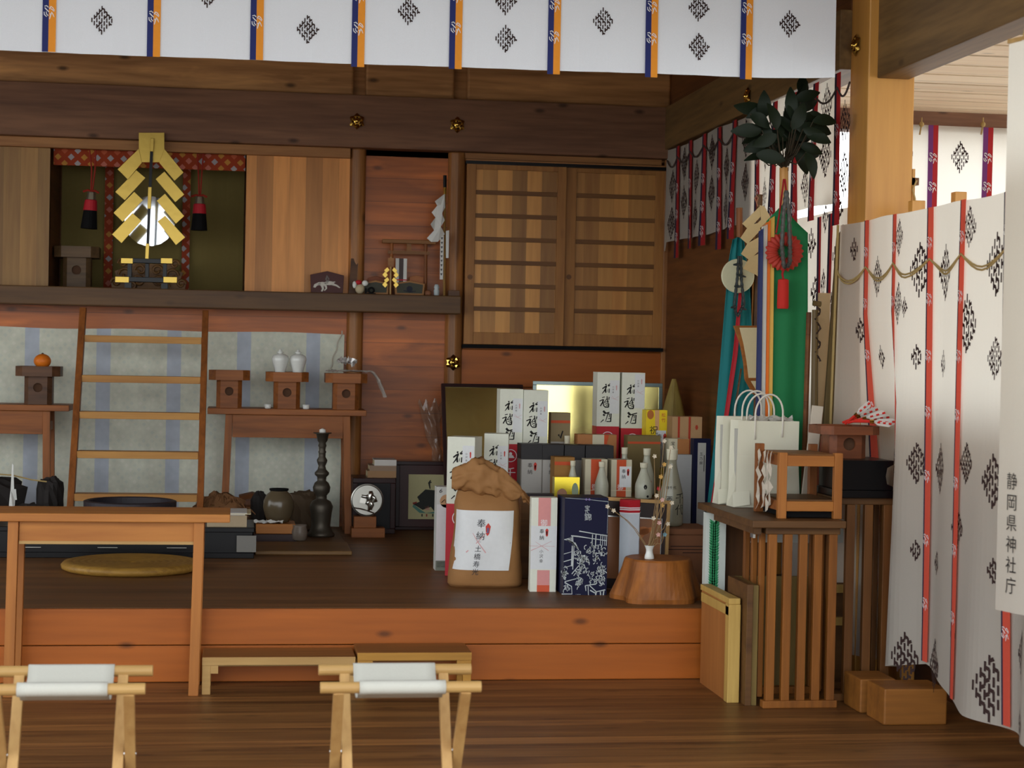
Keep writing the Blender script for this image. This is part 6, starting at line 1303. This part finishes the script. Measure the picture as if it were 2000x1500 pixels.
# poles and boards against the backlit curtain
YK = 7.93
p = at(1590, 700, YK); t = thing('dark_pole', 'slim dark pole with a knotted end against the backlit curtain', 'pole', (p.x, YK, ZS)); o3 = V(t.location); rel = lambda px, py, y=YK: at(px, py, y) - o3
pm = wood('dark bamboo pole', (112, 92, 70), (70, 54, 42), 'Z', 9)
MB().tube([V((-.01, 0, 0)), rel(1590, 860), rel(1592, 605)], [.018, .017, .014], 10).build('pole', pm, t); MB().tube([rel(1588, 592), rel(1603, 594)], .012, 8).build('knot', pm, t)
mb = MB()
den = [rel(1597 + 5 * math.sin(k * .9), 600 + k * 4.6, YK - .01) for k in range(24)]
mb.tube(den, [.006 if k % 2 else .003 for k in range(24)], 6); mb.build('chain', mat('dark chain', (60, 44, 36), .5, .5), t)
p = at(1582, 700, YK); t2 = tag(MB().tube([(-.012, 0, 0), (0, 0, 1.3)], .012, 8).build('dark_pole', w_dark, loc=(p.x, YK + .03, ZS)), 'plain thin dark stick close to the green streamer', 'pole')
xa, xb = at(1596, 700, 8.05).x, at(1619, 700, 8.05).x; t = tag(MB().box(0, xb - xa, 0, .012, 0, at(1600, 440, 7.98).z - .3 - ZS).build('pale_board', mat('pale backlit board', (214, 184, 140), .7, trans=.25), loc=(xa, 8.05, ZS)), 'pale tall board standing between the knotted pole and the grey plank', 'board')
p0, p1 = at(1612, 800, 7.98), at(1634, 800, 7.98); w = p1.x - p0.x; zt_ = at(1640, 450, 7.98).z
t = tag(MB().prism([(0, 0), (w, 0), (w + .0, (zt_ - ZS) * .96), (w * .75, zt_ - ZS), (w * .4, (zt_ - ZS) * .98)], lambda a, b: V((a + .04 * (b - .5), 0, b)), .02).build('grey_plank', wood('grey brown plank', (120, 104, 84), (86, 72, 58), 'Z', 7), loc=(p0.x - .03, 7.975, ZS)), 'tall grey brown plank leaning by the edge of the front curtain', 'plank')
# slatted stand with a table board
def slatted(label, pxs, Y, zt, dep, ms, xl, xr, wslat, nside=3):
    t = thing('slatted_stand', label, 'stand', ((xl + xr) / 2, Y, 0)); c = (xl + xr) / 2; h = zt
    MB().box(xl - c, xr - c, 0, dep, h - .028, h).build('top_board', w_old, t, bev=.003)
    MB().box(xl - c, xr - c, -.006, .04, 0, .03).build('foot_rail', ms, t, bev=.003); MB().box(xl - c, xr - c, dep - .04, dep, 0, .03).build('foot_rail', ms, t, bev=.003)
    for px in pxs:
        x = at(px, 1200, Y).x - c
        if abs(x) < 1: MB().box(x - wslat / 2, x + wslat / 2, 0, .028, .03, h - .028).build('slat', ms, t, bev=.002)
    for k in range(nside + 1):
        for x in (xl - c + .012, xr - c - .012):
            if k: MB().box(x - .011, x + .011, dep * k / nside - .03, dep * k / nside - .002, .03, h - .028).build('slat', ms, t, bev=.002)
    return t
ZTB = .755
x0 = at(1493, 1200, 7.12).x; x1 = at(1638, 1200, 7.12).x
slatted('orange brown slatted stand carrying the table board beside the plywood panel', (1507, 1537, 1567, 1596, 1625), 7.12, ZTB - .03, .34, w_oldZ, x0, x1, .034)
xl, xr = at(1511, 1010, 7.1).x - .09, at(1650, 1020, 7.1).x
t = thing('table_board', 'dark brown board laid over the slatted stand, carrying the paper bags', 'board', (xl, 7.08, ZTB - .029)); MB().box(0, xr - xl, 0, .89, 0, .029).build('board', w_old, t, bev=.003)
MB().box(.02, .05, .05, .68, -.03, -.0).build('batten', w_old, t); MB().box(.03, .04, .1, .14, -.05, -.03).build('metal_clip', steel, t)
MB().box(.09, xr - xl - .06, .80, .84, ZS - (ZTB - .029), 0).build('support_box', wood('dark plywood box', (104, 66, 44), (76, 48, 32), 'Z', 5), t, bev=.003)
mb = MB(); xa = at(1466, 1030, 7.50).x; xb = at(1648, 1030, 7.50).x
mb.grid(lambda a, b: V((xa + (xb - xa) * a + .03 * (1 - b) * (a < .2), 7.50 + .01 * math.sin(a * 7), (ZTB - .03) - .10 * b)), 12, 4); tag(mb.build('hanging_paper', mat('grey white sheet', (190, 192, 184), .7), solid=.001), 'white paper sheet hanging from the board behind the slats', 'paper')
xs = at(1650, 1020, 7.1).x + .016; xe = at(1744, 1200, 7.24).x
ZL2 = .835
slatted('dark slatted stand beside the front curtain carrying the black lacquered block', (1658, 1693, 1730), 7.26, ZL2, .3, w_oldZ2, xs, xe, .036)
tag(MB().box(xs + .03, xe - .06, 7.62, 7.64, .0, .44).build('low_cabinet', w_old, bev=.002), 'low brown board with pale shelf edges behind the dark slatted stand', 'board')
for z in (.40, .26):
    o = MB().box(xs + .03, xe - .06, 7.60, 7.619, z, z + .035).build('pale_edge', w_batten, bpy.data.objects['low_cabinet'])
# black lacquered block: slab, curved waist, slab
xa, xb = at(1646, 925, 7.22).x, at(1752, 925, 7.22).x; c = (xa + xb) / 2; w = (xb - xa) / 2
t = thing('lacquer_block', 'black lacquered pedestal with a curved waist under the arrow stand', 'pedestal', (c, 7.25, ZL2)); hb = .155
MB().box(-w - .010, w + .003, -.015, .285, 0.0005, .032).build('plinth', black, t, bev=.004)
pr = [(-w, .032), (w - .004, .032), (w - .004, .048), (w - .03, .058), (w - .036, .09), (w - .03, .125), (w - .004, .138), (w - .004, hb), (-w, hb)]
MB().prism(pr, lambda a, b: V((a, 0, b)), .28).build('block', black, t, bev=.002)
zs_ = ZL2 + hb
xa, xb = at(1600, 860, 7.38).x, at(1714, 860, 7.38).x; w_s = xb - xa
st = sanbo('reddish offering stand holding the bundle of arrows on the black pedestal', ((xa + xb) / 2, 7.445, zs_ + .0005), 0, w_s, .135, wood('reddish stand wood', (132, 74, 52), (100, 54, 38), 'X', 8))
# arrows in the tray
gold_r = goldb; feath = mat('white feather', (226, 222, 214), .7, trans=.2); redsh = mat('vermilion lacquer', (206, 44, 34), .35)
zt_ = zs_ + .125
AR = (((1650, 835), (1706, 787), 7.34), ((1645, 836), (1722, 799), 7.40), ((1655, 836), (1736, 806), 7.30), ((1660, 838), (1744, 815), 7.36), ((1655, 838), (1744, 822), 7.42), ((1665, 839), (1756, 824), 7.24), ((1668, 840), (1752, 832), 7.30), ((1672, 840), (1748, 838), 7.24))
ORD = ('topmost', 'second from the top', 'third from the top', 'fourth from the top', 'fifth from the top', 'third from the bottom', 'second from the bottom', 'lowest')
for i, (pa, pb_, y) in enumerate(AR):
    a = at(*pa, y + .08); b = at(pb_[0] - 7, pb_[1], y + .03); a.z = max(a.z, zs_ + .142 + .003 * i); b.z = max(b.z, zs_ + .15 + .003 * (7 - i)); d = (b - a).normalized()
    t = thing('ritual_arrow', 'red and white ritual arrow, %s of the bundle on the reddish stand' % ORD[i], 'arrow', a, 0, 'arrows on the reddish stand'); L_ = (b - a).length; q = lambda s: d * (L_ * s)
    MB().tube([q(0), q(.45)], .0055, 8).build('shaft', redsh, t); MB().tube([q(.40), q(.50)], .0072, 8).build('gold_band', gold_r, t)
    mb = MB(); cuts = [.5, .6, .68, .76, .84, .92, 1.0]
    for k in range(6): mb.tube([q(cuts[k]), q(cuts[k + 1])], .0045, 7, k % 2)
    nk = mb.build('nock_end', [feath, redsh], t)
    n_ = d.cross(V((0, 1, 0))).normalized()
    for s_ in (1, -1):
        w_ = n_ * s_; mb = MB().add([q(.52) + w_ * .004, q(.62) + w_ * .012, q(.94) + w_ * .014, q(1.0) + w_ * .006, q(.94) + w_ * .004], [(0, 1, 2, 3, 4)]); mb.build('feather', feath, nk, solid=.001)
# labelled plank and pink plank behind the stand
a, b = at(1568, 905, 7.75), at(1590, 792, 7.75)
t = thing('labelled_plank', 'pale narrow plank with small marks leaning behind the arrow stand', 'plank', (a.x, 7.7, ZTB)); d = b - V((a.x, 7.75, ZTB)); MB().bar((0, 0, 0), d, .05, .012, up=(0, 1, 0)).build('plank', mat('pale plank', (206, 196, 178), .7), t, bev=.002)
t = tag(MB().prism([(-.03, 0), (.045, 0), (.03, .31), (.005, .31)], lambda a, b: V((a, 0, b)), .012).build('pink_plank', mat('dusty pink plank', (186, 112, 92), .7), loc=(at(1600, 860, 7.82).x, 7.8, ZTB)), 'dusty pink tapered plank between the pale plank and the arrow stand', 'plank')
# white paper bags
bagm = mat('white paper bag', (236, 234, 212), .6, trans=.12, bump=.05, bscale=6); twine = mat('white twisted handle', (226, 220, 206), .7)
def paper_bag(label, px0, px1, py0, py1, Y, dep, rz, gus):
    xa, xb, z0, z1 = rect(px0, py0, px1, py1, Y); w = xb - xa; h = z1 - ZTB
    t = thing('paper_bag', label, 'bag', (xa + w / 2, Y, ZTB + .0015), rz, 'white paper carrier bags'); hw_ = w / 2
    mb = MB(); P = lambda k, z, g: [(-hw_ + k, 0, z), (hw_ - k, 0, z), (hw_ - k - g, dep / 2, z), (hw_ - k, dep, z), (-hw_ + k, dep, z), (-hw_ + k + g, dep / 2, z)]
    vs = []; lv = ((0, 0, 0), (.0, h * .2, .012), (.004, h * .6, .03), (.006, h, .045))
    for k, z, g in lv: vs += [V(q) + V((.003 * math.sin(z * 40 + q[0] * 9), .008 * math.sin(z * 25 + q[0] * 20) * (0 < z < h), 0)) for q in P(k, z, g)]
    mb.add(vs, [(r * 6 + i, r * 6 + (i + 1) % 6, r * 6 + 6 + (i + 1) % 6, r * 6 + 6 + i) for r in range(3) for i in range(6)] + [(5, 4, 3, 2, 1, 0)]); mb.build('bag', bagm, t, solid=.0012)
    MB().grid(lambda a, b: V((-hw_ - .012 + .075 * a, -.006 - .012 * b, .065 - .062 * b + .01 * a)), 2, 2).build('folded_corner', bagm, t, solid=.001)
    MB().box(-hw_ + .02, hw_ - .02, .02, dep - .02, .004, h * .9).build('parcel', mat('pale parcel', (200, 200, 190), .7), t)
    for y in (-.004, dep + .004):
        MB().tube([(-.062, y, h - .08), (-.062, y, h - .02)] + [(-.062 * math.cos(q), y - .010 * math.sin(q), h + .03 + .085 * math.sin(q)) for q in [k * math.pi / 14 for k in range(15)]] + [(.062, y, h - .02), (.06, y, h - .07)], .0042, 7).build('handle', twine, t, smooth=True)
    return t
paper_bag('white paper carrier bag at the back, nearer the teal streamer', 1406, 1540, 815, 980, 7.86, .09, RAD(4), .05)
paper_bag('white paper carrier bag in front, with its rope handles raised', 1436, 1563, 823, 985, 7.70, .11, RAD(2), .05)
film3 = mat('clear film', (210, 206, 196), .1, 0, .7, alpha=.5)
bg = bpy.data.objects['paper_bag.001']; fm = crumple('film_wrap', None, None, (.03, .055, at(1530, 812, 7.76).z - ZTB - .04), .2, .05, .05, film3, 8, 12); fm.parent = bg
# lattice box with paper streamers
xa, xb = at(1525, 950, 7.2).x, at(1633, 950, 7.2).x; c = (xa + xb) / 2; w = (xb - xa) / 2; h = at(1580, 884, 7.2).z - ZTB; D = .33
t = thing('open_rack', 'small open wooden rack with white paper streamers tied to its side', 'rack', (c, 7.17, ZTB + .0005))
for x in (-w, w):
    for y in (0, D): MB().box(x - .017, x + .017, y, y + .03, 0, h + (.02 if y else 0)).build('post', w_hinZ if y else w_tableZ, t, bev=.002)
for y in (.004, D + .004):
    for z0, z1 in ((h - .055, h - .012), (.03, .07)): MB().box(-w + .017, w - .017, y, y + .02, z0, z1).build('rail', w_table, t, bev=.002)
for x in (-w, w):
    for z0, z1 in ((h - .055, h - .012), (.03, .07)): MB().box(x - .01, x + .01, .03, D, z0, z1).build('rail', w_hin, t, bev=.002)
MB().box(-w + .01, w - .01, .024, D, .07, .076).build('shelf_board', w_old, t); MB().box(-w + .012, w - .012, .024, D, h - .012, h - .006).build('top_board', w_step, t)
MB().box(-w + .017, w - .017, .03, D, .004, .03).build('drawer_shade', blackm, t)  # black slab standing in for the shade low inside the rack
shide = mat('shide paper', (232, 222, 204), .7, trans=.2)
for k, (y, l) in enumerate(((.28, .245), (.2, .235), (.11, .22), (.15, .245))):
    mb = MB(); z = h - .005; x = -w - .022; pts = []; n = 9
    vs = []
    for j in range(n + 1):
        zz = z - l * j / n; wd = (.004 if j in (0, 2) else .017) * (1 - .3 * (j == n)); yc = y + (.012 if j % 2 else -.012) * (j > 2); vs += [V((x + .006 * math.sin(j * 2 + k), yc - wd, zz + .006)), V((x - .004 * math.cos(j * 2 + k), yc + wd, zz - .004))]
    mb.add(vs, [(2 * j, 2 * j + 1, 2 * j + 3, 2 * j + 2) for j in range(n)]); mb.build('paper_streamer', shide, t, solid=.0008)
# carton with laurel border
xa, xb = at(1378, 1080, 7.82).x, at(1417, 1080, 7.82).x; w = xb - xa; h = min(at(1397, 995, 7.82).z, ZTB - .034) - ZS
t = thing('laurel_carton', 'flat white carton with a green laurel border beside the stump', 'carton', (xa, 7.82, ZS)); mb = MB().box(0, w, 0, .05, 0, h, 0); mp = plane_map((0, 0, 0), (1, 0, 0), (0, 0, 1)); rnd = random.Random(2)
cx = w * .42; k = 0; z = .004
while z < h * .9:
    for s_ in (-1, 1): mb.poly([mp(*q) for q in ((cx, z), (cx + s_ * w * .17, z + .006), (cx + s_ * w * .27, z + .024 + .005 * rnd.random()), (cx + s_ * w * .05, z + .014))][::s_], 1)
    z += .0115
mb.brush([(cx, .0, w * .16), (cx, h * .5, w * .16), (cx, h * .88, w * .14), (cx + w * .12, h * .935, w * .14), (w * .99, h * .945, w * .14)], mp, 1)
for q in range(5): mb.poly([mp(cx + w * (.1 + .1 * q), h * .95), mp(cx + w * (.16 + .1 * q), h * .95), mp(cx + w * (.10 + .1 * q), h * .985)], 1)
mb.build('carton', [mat('white laurel carton', (216, 224, 216), .5), mat('laurel green', (60, 160, 104), .6)], t)
# plywood panel, box and blocks
t = thing('plywood_panel', 'old plywood panel with pale battens standing edge on in front of the stage', 'panel', (1.988, 7.24, 0)); 
MB().box(.006, .045, 0, .46, .0, .40).build('panel', w_ply, t); MB().box(0, .048, -.004, .464, .40, .425).build('top_batten', w_batten, t, bev=.003); MB().box(.0, .012, 0, .45, .352, .392).build('batten', w_batten, t, bev=.003); MB().box(.0, .05, -.006, .05, 0, .40).build('edge_batten', w_batten, t, bev=.003)
wood('olive board', (134, 112, 76), (104, 84, 56), 'Z', 5)
xa, xb = 2.045, at(1493, 1200, 7.12).x - .004; hh_ = at(1475, 1142, 7.17).z
t = thing('upright_board', 'olive brown box panel standing between the plywood panel and the slatted stand', 'panel', (xa, 7.17, 0)); MB().box(0, .025, 0, .3, 0, hh_).build('edge', w_old, t, bev=.002); MB().box(.025, .37, .31, .33, 0, hh_ - .004).build('back_face', _mc['olive board'], t); MB().box(.025, xb - xa - .004, .012, .3, 0, hh_ - .004).build('face', wood('olive board', (134, 112, 76), (104, 84, 56), 'Z', 5), t)
blk = wood('knotty block', (150, 96, 50), (116, 72, 36), 'X', 5, .9)
xa, xb = at(1727, 1380, 6.76).x, at(1850, 1380, 6.76).x; tag(MB().box(0, xb - xa, 0, .2, 0, .14).build('wood_block', blk, loc=(xa, 6.76, 0), bev=.006), 'big wooden block with a knot partly under the front curtain', 'block')
xa, xb = at(1680, 1360, 7.0).x, at(1722, 1360, 7.0).x; tag(MB().box(0, xb - xa + .06, 0, .2, 0, .135).build('wood_block', blk, loc=(xa, 7.0, 0), bev=.006), 'wooden block behind the big one, before the dark slatted stand', 'block')
# railing posts outside, above the curtain edge
for px0, px1, py, lb in ((1782, 1808, 391, 'square wooden post top showing over the curtain next to the pillar'), (1866, 1889, 374, 'square wooden post top showing over the curtain below the porch banner')):
    xa, xb = at(px0, py, 7.45).x, at(px1, py, 7.45).x; tag(MB().box(0, xb - xa, 0, .05, 0, at(px0, py, 7.45).z + .02).build('wooden_post', w_pillar, loc=(xa, 7.45, -.02), bev=.003), lb, 'post', 'post tops over the curtain')
p = at(1784, 352, 7.66); t = thing('wooden_peg', 'small dark wooden peg with a cord on the edge of the pillar', 'peg', (RX + .215, 7.70, p.z)); MB().box(0, .03, -.03, .01, -.02, .012).build('peg', w_slat, t); MB().box(0, .012, -.03, .02, -.1, .05).build('back_plate', w_pillar, t); MB().tube([(.018, -.034, 0), (.0, -.036, -.04), (.012, -.036, -.08), (.004, -.036, -.16)], .004, 5).build('cord', cord_m, t)
